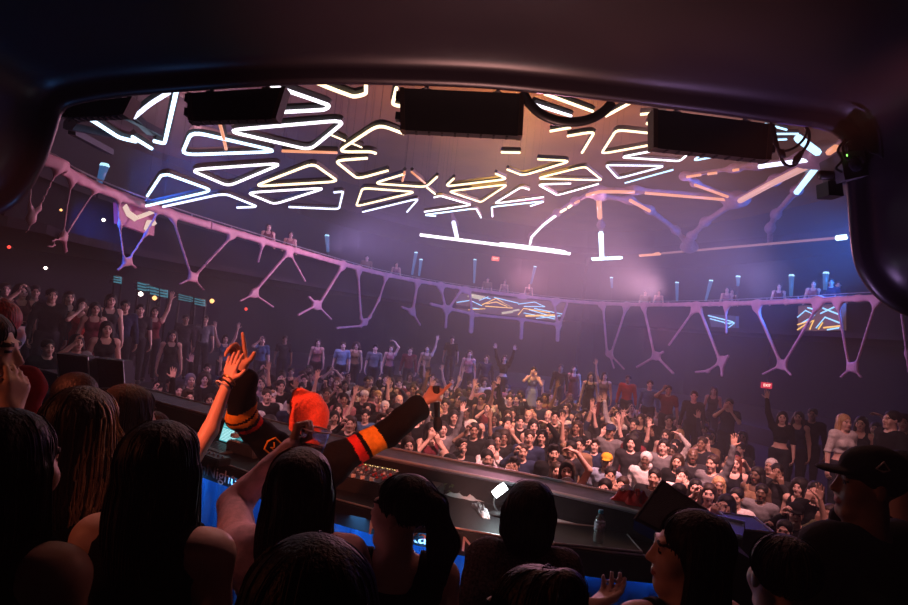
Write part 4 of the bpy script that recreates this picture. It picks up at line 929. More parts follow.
r = gadget('effects_box', 213, 463, 'flat black control box at the near edge of the desk below the laptop', 'control box'); b = MB(); b.bbox((-.13,-.06,0), (.13,.06,.06), .008); part(b, 'chassis', BLACK, r)
CBOX = r
# ---- mixer
KNOBS = {}
def knob(root, x, y, z, k):
    if k not in KNOBS:
        b = MB(); b.lathe([(.011,0),(.011,.004),(.008,.006),(.007,.014)], (0,0,0), 10); o = b.build('knob', [STEEL, mat('red_knob', (.5,.05,.05), .4), WHITE][k]); KNOBS[k] = o
    else: o = KNOBS[k].copy(); COL.objects.link(o)
    o.parent = root; o.location = (x, y, z)
    if k == 1: o['label'] = 'red knob'
r = gadget('mixer', 368, 487, 'black mixing console crowded with knobs and faders beside the performer', 'mixer')
b = MB(); b.bbox((-.17,-.20,0), (.17,.20,.10), .01); part(b, 'chassis', BLACK, r)
R_ = random.Random(5); KM = {}
for i in range(7):
    for j in range(7):
        x_, y_ = -.14+i*.047, .17-j*.042
        knob(r, x_, y_, .10, R_.choice([0,0,1,2]))
for i in range(5): knob(CBOX, -.1+i*.05, 0, .06, 0)
for i in range(4): b = MB(); b.box((-.13+i*.07,-.17,.10), (-.10+i*.07,-.155,.118)); b.box((-.118+i*.07,-.19,.1), (-.112+i*.07,-.13,.102)); part(b, 'fader', WHITE, r)
b = MB(); [b.box((-.15+.02*i,.185,.10), (-.14+.02*i,.192,.104)) for i in range(14)]; part(b, 'level_lights', emis('meter_amber', (1,.7,.25), 1.6), r)
r = gadget('pad_controller', 376, 463, 'small controller with glowing cream pads behind the mixer', 'pad controller')
b = MB(); b.bbox((-.17,-.11,0), (.17,.11,.05), .008); part(b, 'chassis', GREY, r)
for i in range(4):
    for j in range(2): b = MB(); b.bbox((-.145+i*.052,.005-j*.048+.02,.05), (-.102+i*.052,.043-j*.048+.02,.058), .003); part(b, 'pad', emis('cream_pad', (1,.86,.55), 1.5), r)
b = MB(); [b.box((.08,-.08+.03*j,.05), (.15,-.065+.03*j,.055)) for j in range(4)]; part(b, 'button_row', WHITE, r)
r = gadget('media_player', 415, 498, 'dark media player between the mixer and the white cloth', 'media player')
b = MB(); b.bbox((-.15,-.18,0), (.15,.18,.09), .01); part(b, 'chassis', BLACK, r); b = MB(); b.lathe([(.10,.09),(.10,.104),(.09,.11),(.0,.108)], (0,-.03,0), 36); part(b, 'jog_wheel', GREY, r, True)
# ---- white cloth, clutter, work lamp
def crumple(name, px, py, rx, ry, hz, m_, lab, cat, seed, z=ZT, rz=0.0):
    R = random.Random(seed); p = flat(px, py, z); n = 22; vs = []; fs = []; ph = [R.random()*6 for _ in range(8)]
    for i in range(n+1):
        for k in range(36):
            q = i/n; an = 2*math.pi*k/36; w = 1 + .18*math.sin(3*an+ph[0]) + .12*math.sin(5*an+ph[1]) + .06*math.sin(9*an+ph[6]); x_ = rx*q*w*math.cos(an); y_ = ry*q*w*math.sin(an)
            h_ = hz*(1-q**3)*(.55 + .25*math.sin(4*an+q*5+ph[2]) + .2*math.sin(7*an-q*9+ph[3]) + .12*math.sin(11*an+q*14+ph[4])); vs.append((x_, y_, max(h_, .002)))
    for i in range(n):
        for k in range(36): l = (k+1) % 36; fs.append((i*36+k, i*36+l, (i+1)*36+l, (i+1)*36+k))
    fs.append(tuple(n*36+k for k in range(36))); b = MB(); b.add(vs, fs); o = b.build(name, m_, None, True); o.location = (p.x, p.y, z); o.rotation_euler = (0, 0, rz); return tag(o, lab, cat)
crumple('crumpled_napkin', 466, 497, .16, .07, .04, mat('white_napkin', (.75,.72,.72), .9), 'crumpled white cloth on the desk left of the glaring lamp', 'cloth', 4, rz=-.4)
crumple('napkin', 481, 512, .03, .16, .05, MATS['white_napkin'], 'smaller strip of white cloth below the crumpled cloth', 'cloth', 9, rz=.3)
crumple('red_scarf', 636, 503, .15, .11, .09, mat('red_satin', (.55,.02,.015), .35), 'crumpled shiny red scarf on the ledge left of the black monitor', 'scarf', 2, ZL-.01)
for i, (a, c, lab) in enumerate([(454,494,'bunch of green leaves and yellow bits left of the white cloth')]):
    b = MB(); R = random.Random(8)
    for k in range(26):
        x_, y_ = R.uniform(-.07,.07), R.uniform(-.05,.05); an = R.random()*6; l_ = .045; ca, sa = math.cos(an), math.sin(an); z_ = .005+R.random()*.05
        pts_ = [V3(x_, y_, z_), V3(x_+ca*l_*.5-sa*.013, y_+sa*l_*.5+ca*.013, z_+.02), V3(x_+ca*l_, y_+sa*l_, z_+.005), V3(x_+ca*l_*.5+sa*.013, y_+sa*l_*.5-ca*.013, z_+.015)]
        b.add(pts_ + [p - V3(0,0,.002) for p in pts_], [(0,1,2,3),(7,6,5,4),(0,4,5,1),(1,5,6,2),(2,6,7,3),(3,7,4,0)])
    o = b.build('garnish_leaves', mat('green_leaf', (.05,.12,.02), .6, var=.5), None); o.location = flat(a, c, ZT); tag(o, lab, 'leaves')
r = gadget('work_lamp', 497, 515, 'small glaring white desk lamp on a bent stem', 'desk lamp', 0.0)
b = MB(); b.lathe([(.05,0),(.05,.015),(.02,.025)], (0,0,0), 20); part(b, 'base', MATTE, r, True)
hd = onz(500, 490, ZT+.26) - flat(497, 515); hd = V3(*(P(500,490, flat(497,515).y) - flat(497,515)))
b = MB(); b.tube(catmull([V3(0,0,.02), V3(-.03,0,.08), hd*.85 + V3(-.02,0,0), hd], 6), .006, 6); part(b, 'stem', STEEL, r, True)
b = MB(); b.tube([hd + V3(.035,0,.03), hd, hd + V3(-.035,0,-.035)], .03, 12, rr=[.026,.03,.026]); part(b, 'bulb', emis('glaring_bulb', (.85,.97,1), 14), r, True)
lp = bpy.data.lights.new('work_lamp_glow', 'POINT'); lp.energy = 4; lp.color = (.85,.95,1); lp.shadow_soft_size = .05; lo = bpy.data.objects.new('work_lamp_glow', lp); COL.objects.link(lo); lo.location = flat(497,515) + hd + V3(0,-.06,.03)
# ---- right part of the desk: equipment tray, bottle, papers
r = gadget('equipment_tray', 590, 538, 'black tray with silver rim holding the water bottle on the desk', 'tray')
b = MB(); b.bbox((-.26,-.19,0), (.26,.19,.012), .004); part(b, 'base', BLACK, r)
b = MB(); b.tube([V3(-.26,-.19,.014), V3(.26,-.19,.014), V3(.26,.19,.014), V3(-.26,.19,.014)], .006, 6, True); part(b, 'rim', TRIMM, r)
p = flat(598, 544); r = empty('water_bottle', (p.x, p.y, ZT+.012)); tag(r, 'clear water bottle with blue cap standing on the tray', 'bottle')
b = MB(); b.lathe([(.028,0),(.032,.006),(.032,.05),(.029,.06),(.032,.07),(.032,.12),(.028,.14),(.014,.165),(.013,.18)], (0,0,0), 24); part(b, 'bottle_body', mat('clear_plastic', (.75,.88,.95), .08, trans=.75), r, True)
b = MB(); b.lathe([(.0328,.072),(.0328,.118)], (0,0,0), 24); part(b, 'bottle_label', mat('bottle_label_grey', (.45,.5,.62), .5, var=.6, scale=60), r, True)
b = MB(); b.lathe([(.015,.172),(.015,.19),(.013,.193)], (0,0,0), 16); part(b, 'bottle_cap', mat('cyan_cap', (.05,.45,.65), .4), r, True)
for (a, c, w, rz_, lab) in ((556,513,.09,.1,'upper white paper sheet right of the glaring lamp'),(562,521,.10,-.2,'lower white paper sheet right of the glaring lamp')):
    b = MB(); b.box((-w,-.03,0), (w,.03,.002)); o = b.build('paper_sheet', WHITE); o.location = flat(a, c); o.rotation_euler = (0,0,rz_ + deskdir(a)); tag(o, lab, 'paper')
r = gadget('drinks_box', 601, 517, 'small pale box beside the ledge above the water bottle', 'box'); b = MB(); b.bbox((-.04,-.03,0), (.04,.03,.07), .005); part(b, 'carton', mat('pale_carton', (.35,.33,.36), .6), r)
# ---- loudspeakers
def speaker(corners, Y, depth, lab, base_z, face_mat=GRILLE, edge=True):
    q = [P(a, c, Y) for a, c in corners]; r = empty('stage_monitor', ((q[2].x+q[3].x)/2, Y+depth/2, base_z)); tag(r, lab, 'loudspeaker')
    bk = [p + V3(.02, depth, 0) for p in q]
    bottom = [V3(q[3].x, q[3].y, base_z), V3(q[2].x, q[2].y, base_z), V3(bk[2].x, bk[2].y, base_z), V3(bk[3].x, bk[3].y, base_z)]
    b = MB(); b.hexa(q, bk); b.build('cabinet', BLACK, r)
    b = MB(); c = sum(q, V3(0,0,0))/4; g = [c + (p-c)*.92 + V3(0,-.006,0) for p in q]; b.hexa(g, [p + V3(0,.01,0) for p in g]); b.build('grille', face_mat, r)
    if edge: b = MB(); b.tube([p + V3(0,-.004,0) for p in q], .007, 6, True); b.build('edge_trim', TRIMM, r)
    b = MB(); b.hexa([q[3].lerp(q[2],.2), q[3].lerp(q[2],.8), q[2].lerp(q[1],.02), q[3].lerp(q[0],.02)], [V3(q[3].x+.05, Y+depth*.7, base_z), V3(q[2].x-.05, Y+depth*.7, base_z), V3(q[2].x-.05, Y+depth*.8, base_z+.02), V3(q[3].x+.05, Y+depth*.8, base_z+.02)]); b.build('stand', MATTE, r)
    return r
speaker([(56,353),(88,357),(91,396),(62,398)], 4.9, .12, 'left of the two black loudspeakers at far left of the desk', ZL)
speaker([(95,358),(123,361),(125,388),(98,388)], 5.0, .12, 'right of the two black loudspeakers at far left of the desk', ZL)
r = empty('stage_monitor', P(670,560,2.9)); tag(r, 'tilted black wedge monitor right of the red scarf', 'loudspeaker')
q = [P(662,481,2.95), P(709,512,2.8), P(688,548,2.65), P(634,520,2.75)]; b = MB(); b.hexa(q, [p + V3(.10,.30,-.14) for p in q]); b.build('cabinet', BLACK, r)
c = sum(q, V3(0,0,0))/4; n = (q[1]-q[0]).cross(q[3]-q[0]).normalized(); n = n if n.dot(CAM-c) > 0 else -n
g = [c + (p-c)*.9 + n*.005 for p in q]; b = MB(); b.hexa(g, [p + n*.004 for p in g]); b.build('grille', GRILLE, r)
b = MB(); b.tube([q[0]+n*.004, q[1]+n*.004], .005, 6); b.tube([q[0]+n*.004, q[3]+n*.004], .005, 6); b.build('edge_trim', mat('dull_trim', (.10,.10,.11), .5), r)
b = MB(); b.box((c.x+.10, 2.85, 1.2), (c.x+.18, 2.93, c.z-.05)); b.box((c.x-.05, 2.75, 1.2), (c.x+.32, 3.1, 1.23)); b.build('stand', MATTE, r)
r = empty('flight_case', P(748,570,3.5)); tag(r, 'black case with thin white outlined lid at the right desk end', 'case')
top = [onz(a, c_, 2.30) for a, c_ in ((720,513),(754,517.5),(774,533),(742,530))]; lowz = 1.2
b = MB(); b.hexa([V3(p.x, p.y, 2.29) for p in top], [V3(p.x, p.y, lowz) for p in top]); b.build('case_body', mat('case_black', (.03,.028,.034), .5), r)
b = MB(); b.tube([p + V3(0,0,.003) for p in top], .008, 6, True); b.build('lid_edging', mat('pale_edging', (.7,.68,.72), .4), r)
b = MB(); cc = sum(top, V3(0,0,0))/4; b.hexa([cc+(p-cc)*.93+V3(0,0,-.005) for p in top], [cc+(p-cc)*.93+V3(0,0,.004) for p in top]); b.build('lid_panel', mat('lid_panel_grey', (.10,.09,.12), .5), r)
r = empty('amplifier_rack', (1.25, 2.75, 1.2)); tag(r, 'bulky black rack standing behind the wedge monitor, right of the woman in profile', 'rack')
b = MB(); q = [P(704,531,2.6), P(752,560,2.6), P(770,640,2.6), P(690,640,2.6)]; b.hexa(q, [p+V3(.05,.4,0) for p in q]); b.build('cabinet', MATTE, r)
b = MB(); lowq = [V3(q[3].x+.02,2.62,1.2), V3(q[2].x-.02,2.62,1.2), V3(q[2].x-.02,2.95,1.2), V3(q[3].x+.02,2.95,1.2)]; b.hexa(lowq, [V3(p.x,p.y,q[3].z+.01) for p in lowq]); b.build('stand', MATTE, r)
# ---------------------------------------------------------------- crowd templates
def arm_up(q, sp=.12, h=2.02, y=-.10, style='open'): return (V3(q*(.186+sp), y, h), V3(q*1, .2, -.4), V3(q*.05, -.05, 1), V3(0, -1, 0), style)
POSES = {
 'arms down': {},
 'right arm raised': {'R': arm_up(-1)}, 'left arm raised': {'L': arm_up(1)},
 'both arms raised': {'R': arm_up(-1, .16, 1.95), 'L': arm_up(1, .12, 2.0)},
 'hands at the mouth': {'R': (V3(-.07,-.20,1.50), V3(-1,0,-1), V3(.3,-.1,1), V3(0,.6,.2), 'relaxed'), 'L': (V3(.09,-.18,1.44), V3(1,0,-1), V3(-.3,-.1,1), V3(0,.6,.2), 'relaxed')},
 'pointing at the booth': {'R': (V3(-.22,-.46,1.66), V3(-1,0,-1), V3(0,-1,.35), V3(0,-.3,-1), 'point')},
 'holding up a phone': {'R': (V3(-.10,-.30,1.62), V3(-1,0,-1), V3(.15,-.15,1), V3(0,-.3,0)+V3(.9,0,0), 'phone')},
 'arm bent over the head': {'L': (V3(.10,-.10,1.86), V3(1,0,.4), V3(-.9,0,.3), V3(0,-.4,-1), 'relaxed')},
}
BODY = {}; TOPM = {}; HAIRT = {}; HATT = {}
HV = .0105
for fem in (False, True):
    for pn, arms in POSES.items():
        g = figure(fem, arms, head_yaw={'holding up a phone': .15, 'left arm raised': -.2, 'right arm raised': .15}.get(pn, 0), hand_sc=1.08)
        # phones of view: the legs hidden in the crush are still part of the body
        me = body_mesh(g, HV, 'body'); BODY[fem, pn] = (me, g)
def topmesh(fem, pn, kind):
    k = (fem, pn, kind)
    if k not in TOPM:
        pr, cuts, fold = garment(BODY[fem, pn][1], kind, .016); TOPM[k] = solid_mesh(kind + '_top', pr, .0165, cloth('black', COLS['black']), cuts, fold)
    return TOPM[k]
def pantmesh(fem, pn='arms down'):
    k = (fem, 'pants')
    if k not in TOPM:
        g = BODY[fem, 'arms down'][1]; pr = inflate(g['legs'], .014) + [ell((0,0,.97), (.165,.125,.11), .05)]
        TOPM[k] = solid_mesh('trousers', pr, .022, PANT, [lambda x,y,z: (z-1.02) + 0*x + 0*y, lambda x,y,z: (.08-z) + 0*x + 0*y])
    return TOPM[k]
def shoemesh():
    if 'shoe' not in TOPM: TOPM['shoe'] = solid_mesh('shoes', [ell((q*.11,-.045,.045), (.052,.125,.048), .01) for q in (-1,1)], .018, SHOE, [lambda x,y,z: (.0-z)+0*x+0*y])
    return TOPM['shoe']
def headkey(pn): return round(BODY[False, pn][1]['H'].to_euler().z, 3)
def hairmesh(style, pn):
    k = (style, headkey(pn))
    if k not in HAIRT: HAIRT[k] = solid_mesh('hair', xform(hair_prims(style), BODY[False, pn][1]['H']), .0115, HAIRM['black'])
    return HAIRT[k]
def hatmesh(kind, pn):
    k = (kind, headkey(pn))
    if k not in HATT: HATT[k] = solid_mesh('hat', xform(hat_prims(kind), BODY[False, pn][1]['H']), .0115, cloth('black', COLS['black']))
    return HATT[k]
def slotmat(o, i, m_): o.material_slots[i].link = 'OBJECT'; o.material_slots[i].material = m_
def child(name, me, root, m_=None):
    o = bpy.data.objects.new(name, me); COL.objects.link(o); o.parent = root
    if m_: slotmat(o, 0, m_)
    return o
def crowd_person(x, y, z, yaw, sc, fem, pn, hair, haircol, kind, col, skin, hat=None, hatcol='black', pants='dark'):
    me = BODY[fem, pn][0]; o = bpy.data.objects.new('person', me); COL.objects.link(o); o.location = (x, y, z); o.rotation_euler = (0, 0, yaw); o.scale = (sc, sc, sc); slotmat(o, 0, SKINS[skin])
    if hat != 'hood' and hair: child('hair', hairmesh(hair, pn), o, HAIRM[haircol])
    if hat: child('hood' if hat == 'hood' else 'cap', hatmesh(hat, pn), o, cloth(hatcol, COLS.get(hatcol, (.65,.33,.03))))
    child({'long': 'long_sleeved_shirt', 'short': 'shirt', 'tank': 'tank_top', 'dress': 'dress', 'crop': 'crop_top'}[kind], topmesh(fem, pn, kind), o, cloth(col, COLS[col]))
    if kind != 'dress': child('trousers', pantmesh(fem), o, PANT)
    child('shoes', shoemesh(), o)
    return o
COLS['yellow'] = (.70,.36,.03)
def ordinal(n):
    w = ['first','second','third','fourth','fifth','sixth','seventh','eighth','ninth','tenth','eleventh','twelfth','thirteenth','fourteenth','fifteenth','sixteenth','seventeenth','eighteenth','nineteenth','twentieth']
    if n <= 20: return w[n-1]
    if n < 30: return 'twenty-' + w[n-21]
    return 'thirtieth' if n == 30 else 'thirty-' + w[n-31]
HSTY = {'short': 'short hair', 'quiff': 'swept-up hair', 'long': 'long hair', 'wavy': 'wavy long hair', 'bob': 'bobbed hair', 'bun': 'a hair bun', 'ponytail': 'a ponytail', 'curly': 'curly hair', None: 'shaved head'}
GARM = {'long': 'long-sleeved top', 'short': 'shirt', 'tank': 'sleeveless top', 'dress': 'dress', 'crop': 'cropped top'}
def look(fem, hair, hc, kind, col, hat, hatcol, pn):
    if hat: h = ('with %s hood up' % hatcol) if hat == 'hood' else 'in %s cap' % hatcol
    else: h = 'with ' + (hc + ' ' + HSTY[hair].replace('a ', '', 1) if hair and HSTY[hair].startswith('a ') else (hc + ' ' + HSTY[hair] if hair else 'shaved head'))
    return h, '%s %s' % (col, GARM[kind])
R = random.Random(21)
placed = []
RV = [6.15,6.75,7.35,7.95,8.55,9.2,9.85,10.5,11.2,11.9,12.7,13.5,14.3,15.2,16.1,17.0]
UN, VN = V3(.906,-.423,0), V3(.423,.906,0)
innp = [(p.x, p.y) for p in inner]
def inside(x, y, mg=.35):
    c = False; n = len(innp)
    for i in range(n):
        x1, y1 = innp[i]; x2, y2 = innp[(i+1) % n]
        if (y1 > y) != (y2 > y) and x < (x2-x1)*(y-y1)/(y2-y1)+x1: c = not c
    if not c: return False
    return min(math.hypot(x-a, y-b) for a, b in innp) > mg
def choose(R):
    fem = R.random() < .42
    pn = R.choices(list(POSES), [58,6,5,4,9,5,8,5])[0]
    if fem: hair = R.choices(['long','wavy','bob','bun','ponytail','curly'], [30,25,12,8,15,5])[0]; kind = R.choices(['tank','short','long','crop'], [42,20,22,16])[0]; hc = R.choices(['black','brown','blonde','auburn'], [52,36,7,5])[0]
    else: hair = R.choices(['short','quiff',None,'curly'], [58,26,8,8])[0]; kind = R.choices(['short','long'], [62,38])[0]; hc = R.choices(['black','brown','blonde'], [70,28,2])[0]
    col = R.choices(['black','charcoal','navy','grey','white','olive','wine','blue','rose','tan'], [52,15,8,6,8,3,3,2,2,2])[0]
    hat = None; hcol = 'black'
    if not fem and R.random() < .10: hat = 'cap'; hcol = R.choice(['black','black','white','navy'])
    elif not fem and R.random() < .03: hat = 'hood'; hcol = R.choice(['grey','white'])
    return fem, pn, hair, hc, kind, col, R.choices([0,1,2,3], [42,34,16,8])[0], hat, hcol
SPECIAL = {  # pixel of the head, look
 (601,468): dict(fem=False, pn='arms down', hair='short', hc='black', kind='short', col='pale blue', skin=1, hat='cap', hcol='yellow', lab='person in bright yellow cap near the middle of the dance floor'),
 (624,462): dict(fem=False, pn='arms down', hair=None, hc='black', kind='long', col='white', skin=3, hat='hood', hcol='white', lab='person with white hood up right of the yellow cap'),
 (364,392): dict(fem=False, pn='arms down', hair='short', hc='black', kind='short', col='black', skin=1, hat='cap_back', hcol='white', lab='person in white cap in the crowd right of the orange beanie'),
 (385,404): dict(fem=False, pn='arms down', hair=None, hc='black', kind='short', col='black', skin=0, hat='hood', hcol='white', lab='person with white hood up above the performer\'s striped sleeve'),
 (569,446): dict(fem=False, pn='arms down', hair='short', hc='black', kind='long', col='charcoal', skin=2, hat=None, hcol='', lab='man with cropped black hair in dark jacket left of the yellow cap'),
 (614,418): dict(fem=True, pn='right arm raised', hair='ponytail', hc='black', kind='long', col='white', skin=1, hat=None, hcol='', lab='woman in white long sleeves with one arm straight up mid crowd'),
 (743,487): dict(fem=False, pn='arms down', hair='short', hc='black', kind='short', col='white', skin=1, hat=None, hcol='', lab='man in white shirt near the right desk end, above the flight case'),
 (188,378): dict(fem=True, pn='arms down', hair='long', hc='black', kind='long', col='black', skin=1, hat='hood', hcol='grey', lab='person with grey hood up in the left crowd above the ledge'),
 (652,440): dict(fem=False, pn='arms down', hair='short', hc='black', kind='short', col='grey', skin=0, hat=None, hcol='', lab='man in grey shirt right of the raised white sleeve'),
}
cand = []
for ri, v in enumerate(RV):
    u = -12.0 + R.random()*.3; row = []
    sp = .50 if v < 9 else (.55 if v < 12 else .64)
    while u < 9:
        uu = u + R.uniform(-.09, .09); vv = v + R.uniform(-.14, .14); p = V3(0,.3,0) + UN*uu + VN*vv; u += sp*R.uniform(.92, 1.1)
        if not inside(p.x, p.y): continue
        s_ = R.uniform(.93, 1.05); px_, py_ = project((p.x, p.y, 1.62*s_))
        if px_ < 100 or px_ > 920: continue
        if py_ > 560: continue
        # skip those wholly behind the front silhouettes or the desk ledge
        if project((p.x, p.y, 1.74*s_))[1] > 392 + (px_-143)*.222: continue
        if px_ < 130: continue
        if any((p.x-a)**2 + (p.y-c)**2 < .46**2 for a, c in placed): continue
        placed.append((p.x, p.y)); row.append((p.x, p.y, s_, px_, py_))
    cand.append(sorted(row, key=lambda t: t[3]))
FLOOR_LIMIT = 250
tot = sum(len(r) for r in cand)
keep = []
for ri, row in enumerate(cand):
    keep.append([t for t in row if tot <= FLOOR_LIMIT or R.random() < FLOOR_LIMIT/tot or ri < 4])
taken = set(); spec_at = {}
flatk = [(ri, i, t) for ri, row in enumerate(keep) for i, t in enumerate(row)]
for (sx, sy), sp in SPECIAL.items():
    best = min((x for x in flatk if (x[0], x[1]) not in spec_at), key=lambda x: math.hypot(x[2][3]-sx, (x[2][4]-sy)*1.6)); spec_at[best[0], best[1]] = sp
NP = 0
for ri, row in enumerate(keep):
    for i, (x, y, s_, px_, py_) in enumerate(row):
        fem, pn, hair, hc, kind, col, skin, hat, hcol = choose(R); sp = spec_at.get((ri, i)); lab = None
        if sp: fem, pn, hair, hc, kind, col, skin, hat, hcol, lab = (sp[k] for k in ('fem','pn','hair','hc','kind','col','skin','hat','hcol','lab'))
        if ri < 2 and pn in ('right arm raised', 'left arm raised', 'both arms raised') and not sp: pn = 'hands at the mouth'
        yaw = math.atan2(-(0.0 - x), -(y - 3.4)*-1) if False else math.atan2(x*-1*-1, 1)*0 + math.atan2(-(x - 0.3), (y - 3.4)) + R.uniform(-.28, .28)
        o = crowd_person(x, y, 0.0, yaw, s_, fem, pn, hair, hc, kind, col, skin, hat, hcol)
        if not lab:
            h, gm = look(fem, hair, hc, kind, col, hat, hcol, pn)
            pl = '%s row from desk, %s from left' % (ordinal(ri+1), ordinal(i+1)); w = 'woman' if fem else 'man'
            lab = '%s %s, %s top, %s' % (w, h, col, pl)
            if pn not in ('arms down', 'arm bent over the head') and len(lab.split()) <= 14: lab = '%s %s, %s top, %s, %s' % (w, h, col, {'right arm raised': 'arm up', 'left arm raised': 'arm up', 'both arms raised': 'arms up', 'hands at the mouth': 'hands together', 'pointing at the booth': 'pointing', 'holding up a phone': 'hand up'}[pn], pl)
            if len(lab.split()) > 16: lab = '%s in %s top, %s' % (w, col, pl)
        tag(o, lab, 'person', 'crowd on the dance floor'); NP += 1
print('FLOOR CROWD', NP)
# ---- guests on the tiers and balconies
def guest(px, py, Y, z, fem, pn, hair, hc, kind, col, skin, lab, turn=0.0, hat=None, hcol='black', grp='guests on the raised tiers'):
    p = P(px, py, Y)                 # py = top of the head
    while any((p.x-a)**2 + (p.y-c)**2 < .48**2 for a, c in placed): Y += .12; p = P(px, py, Y)
    placed.append((p.x, p.y))
    s_ = max(.9, min(1.1, (p.z - z)/1.735)); yaw = math.atan2(-(p.x - 0.3), (Y - 3.4)) + turn
    o = crowd_person(p.x, Y, z, yaw, s_, fem, pn, hair, hc, kind, col, skin, hat, hcol); tag(o, lab, 'person', grp); return o
A = 'arms down'; U1 = 1.35; U0 = .9
guest(83,298,11.6,U1,True,'hands at the mouth','long','black','dress','red',0,'woman in tight red dress on the left tier')
guest(96,302,11.3,U1,True,A,'wavy','black','dress','wine',1,'woman in dark wine dress right of the red dress')
guest(70,291,11.9,U1,True,A,'long','brown','tank','black',0,'woman in black sleeveless top left of the red dress')
guest(53,286,11.2,U1,False,A,'short','black','long','black',1,'man in black long sleeves at left, arms down, beside the woman in black')
guest(7,273,12,U1,False,A,'short','brown','short','rose',0,'man in rose shirt at the far left edge of the tier')
guest(24,278,11.5,U1,True,'holding up a phone','curly','brown','tank','wine',0,'curly haired woman raising a hand near the far left edge')
guest(36,283,12.4,U1,False,'pointing at the booth','quiff','black','short','charcoal',1,'man pointing, left of the man in black')
guest(49,339,8.6,U0,False,A,'short','black','short','black',0,'man with short black hair just above the left loudspeaker')
guest(78,334,9.0,U0,True,'holding up a phone','bob','black','short','grey',1,'woman with both elbows bent below the red dress')
guest(112,292,11.6,U1,True,A,'bob','black','tank','charcoal',0,'woman with bobbed hair behind the wine dress')
guest(108,318,10.4,U0,True,A,'long','black','tank','black',1,'woman low beside the hem of the wine dress')
guest(126,300,12.5,U1,False,A,'short','black','long','navy',1,'man in navy top below the teal square light')
guest(141,304,13,U1,False,A,'quiff','black','short','charcoal',0,'man in charcoal shirt below the white lamp dot')
guest(156,306,13.2,U1,True,'left arm raised','long','brown','tank','wine',0,'woman with left arm up below the orange lamp')
guest(173,330,12.6,U0,True,A,'wavy','black','tank','black',1,'woman in black at the left end of the lower tier')
guest(186,318,14.5,U1,False,A,'short','black','long','charcoal',2,'man in charcoal top below the wide teal shelf')
guest(205,322,15,U1,False,A,'short','brown','short','grey',1,'man in grey shirt below the rightmost teal shelf')
guest(225,345,15,U0,True,'both arms raised','long','black','tank','blue',0,'woman in blue with both arms up behind the clasped hands')
guest(262,345,16.5,U0,True,'holding up a phone','long','black','short','blue',0,'woman in blue top behind the raised striped sleeve')
guest(285,340,18,U0,False,A,'short','black','short','charcoal',2,'man in charcoal behind the performer, on the back tier')
guest(318,345,18,U0,True,A,'long','black','tank','rose',0,'woman in rose top on the back tier above the beanie')
guest(343,348,17.6,U0,False,A,'short','brown','short','pale blue',0,'man in pale blue shirt standing on the back tier')
guest(356,350,18.5,U0,True,A,'curly','brown','tank','tan',1,'curly woman in tan right of the pale blue shirt')
guest(375,352,18.2,U0,False,A,'quiff','black','short','grey',0,'man in grey shirt on the back tier right of the curly woman')
guest(391,350,19,U0,True,'arm bent over the head','long','brown','tank','rose',0,'woman with arm over her head on the back tier')
guest(410,352,18.5,U0,False,A,'short','black','long','wine',1,'man in wine top above the pointing hand')
guest(428,345,19.5,U0,True,'left arm raised','bob','black','tank','tan',0,'woman in tan with left arm up above the pointing hand')
guest(452,343,20,U1,False,A,'short','black','short','black',2,'man in black under the left end of the balcony screen')
guest(470,350,19,U0,True,A,'wavy','brown','tank','rose',0,'wavy haired woman in rose under the balcony screen')
guest(487,355,18.6,U0,False,A,'short','black','long','navy',1,'man in navy under the middle of the balcony screen')
guest(505,355,18.5,U0,True,'both arms raised','long','black','crop','black',0,'woman in black crop top with both arms up under the balcony screen')
guest(533,380,15.4,U0,True,'hands at the mouth','bun','black','dress','pale blue',0,'woman in pale blue dress standing clear at the back of the floor')
guest(559,387,14.5,U0,False,A,'short','black','long','black',2,'man in black right of the pale blue dress')
guest(573,386,14.8,U0,True,A,'wavy','black','dress','wine',0,'woman in wine dress at the back of the floor')
guest(590,388,14.4,U0,True,A,'long','brown','tank','black',1,'woman in black top right of the wine dress')
guest(604,385,15.2,U0,True,'right arm raised','long','black','tank','tan',0,'woman in tan waving one hand at the back')
guest(628,382,15,U0,False,A,'short','black','long','red',2,'person in long red top on the back tier')
guest(650,385,14.6,U0,False,A,'short','black','long','blue',1,'person in blue long sleeves right of the red top')
guest(668,395,13.6,U0,False,'holding up a phone','short','black','short','wine',2,'man in wine shirt holding up a phone on the right tier')
guest(694,398,13,U0,False,A,'quiff','brown','long','charcoal',1,'man in charcoal on the right tier left of the raised arm')
guest(712,412,12.4,U0,True,A,'long','black','tank','black',2,'woman in black top below the right exit sign')
guest(729,406,12,U0,False,'hands at the mouth','short','black','short','navy',1,'man in navy with hands raised to his face on the right tier')
guest(783,411,10.6,U0,True,'right arm raised','long','black','crop','black',0,'woman in black crop top with one arm straight up at right')
guest(799,411,10.9,U0,True,A,'wavy','brown','tank','navy',1,'wavy haired woman right of the raised arm')
guest(813,408,11.2,U0,False,A,'short','black','long','black',2,'man in black behind the wavy haired woman')
guest(845,414,9.4,U0,True,A,'long','blonde','crop','white',0,'woman with long blonde hair in white crop top', turn=.9)
guest(862,416,9.6,U0,True,A,'long','black','tank','black',1,'dark haired woman in black sleeveless top right of the blonde')
guest(876,422,9.2,U0,True,'arm bent over the head','wavy','black','tank','wine',0,'woman in wine top with bent arm near the right edge')
guest(893,405,8.8,U0,False,A,'short','black','short','black',0,'tall man in black shirt with cropped hair near the right edge', turn=-.7)
guest(905,414,9.4,U0,False,A,'quiff','black','short','charcoal',1,'man cut off by the right edge of the view')
k = 0
BG = [(398,253,'rose'),(489,268,'tan'),(506,270,'rose'),(530,277,'wine'),(660,283,'rose'),(646,288,'tan'),(728,281,'rose'),(733,284,'wine'),(780,279,'wine'),(814,282,'rose'),(832,275,'navy'),(839,278,'black'),(270,218,'wine'),(292,226,'rose'),(368,250,'tan')]
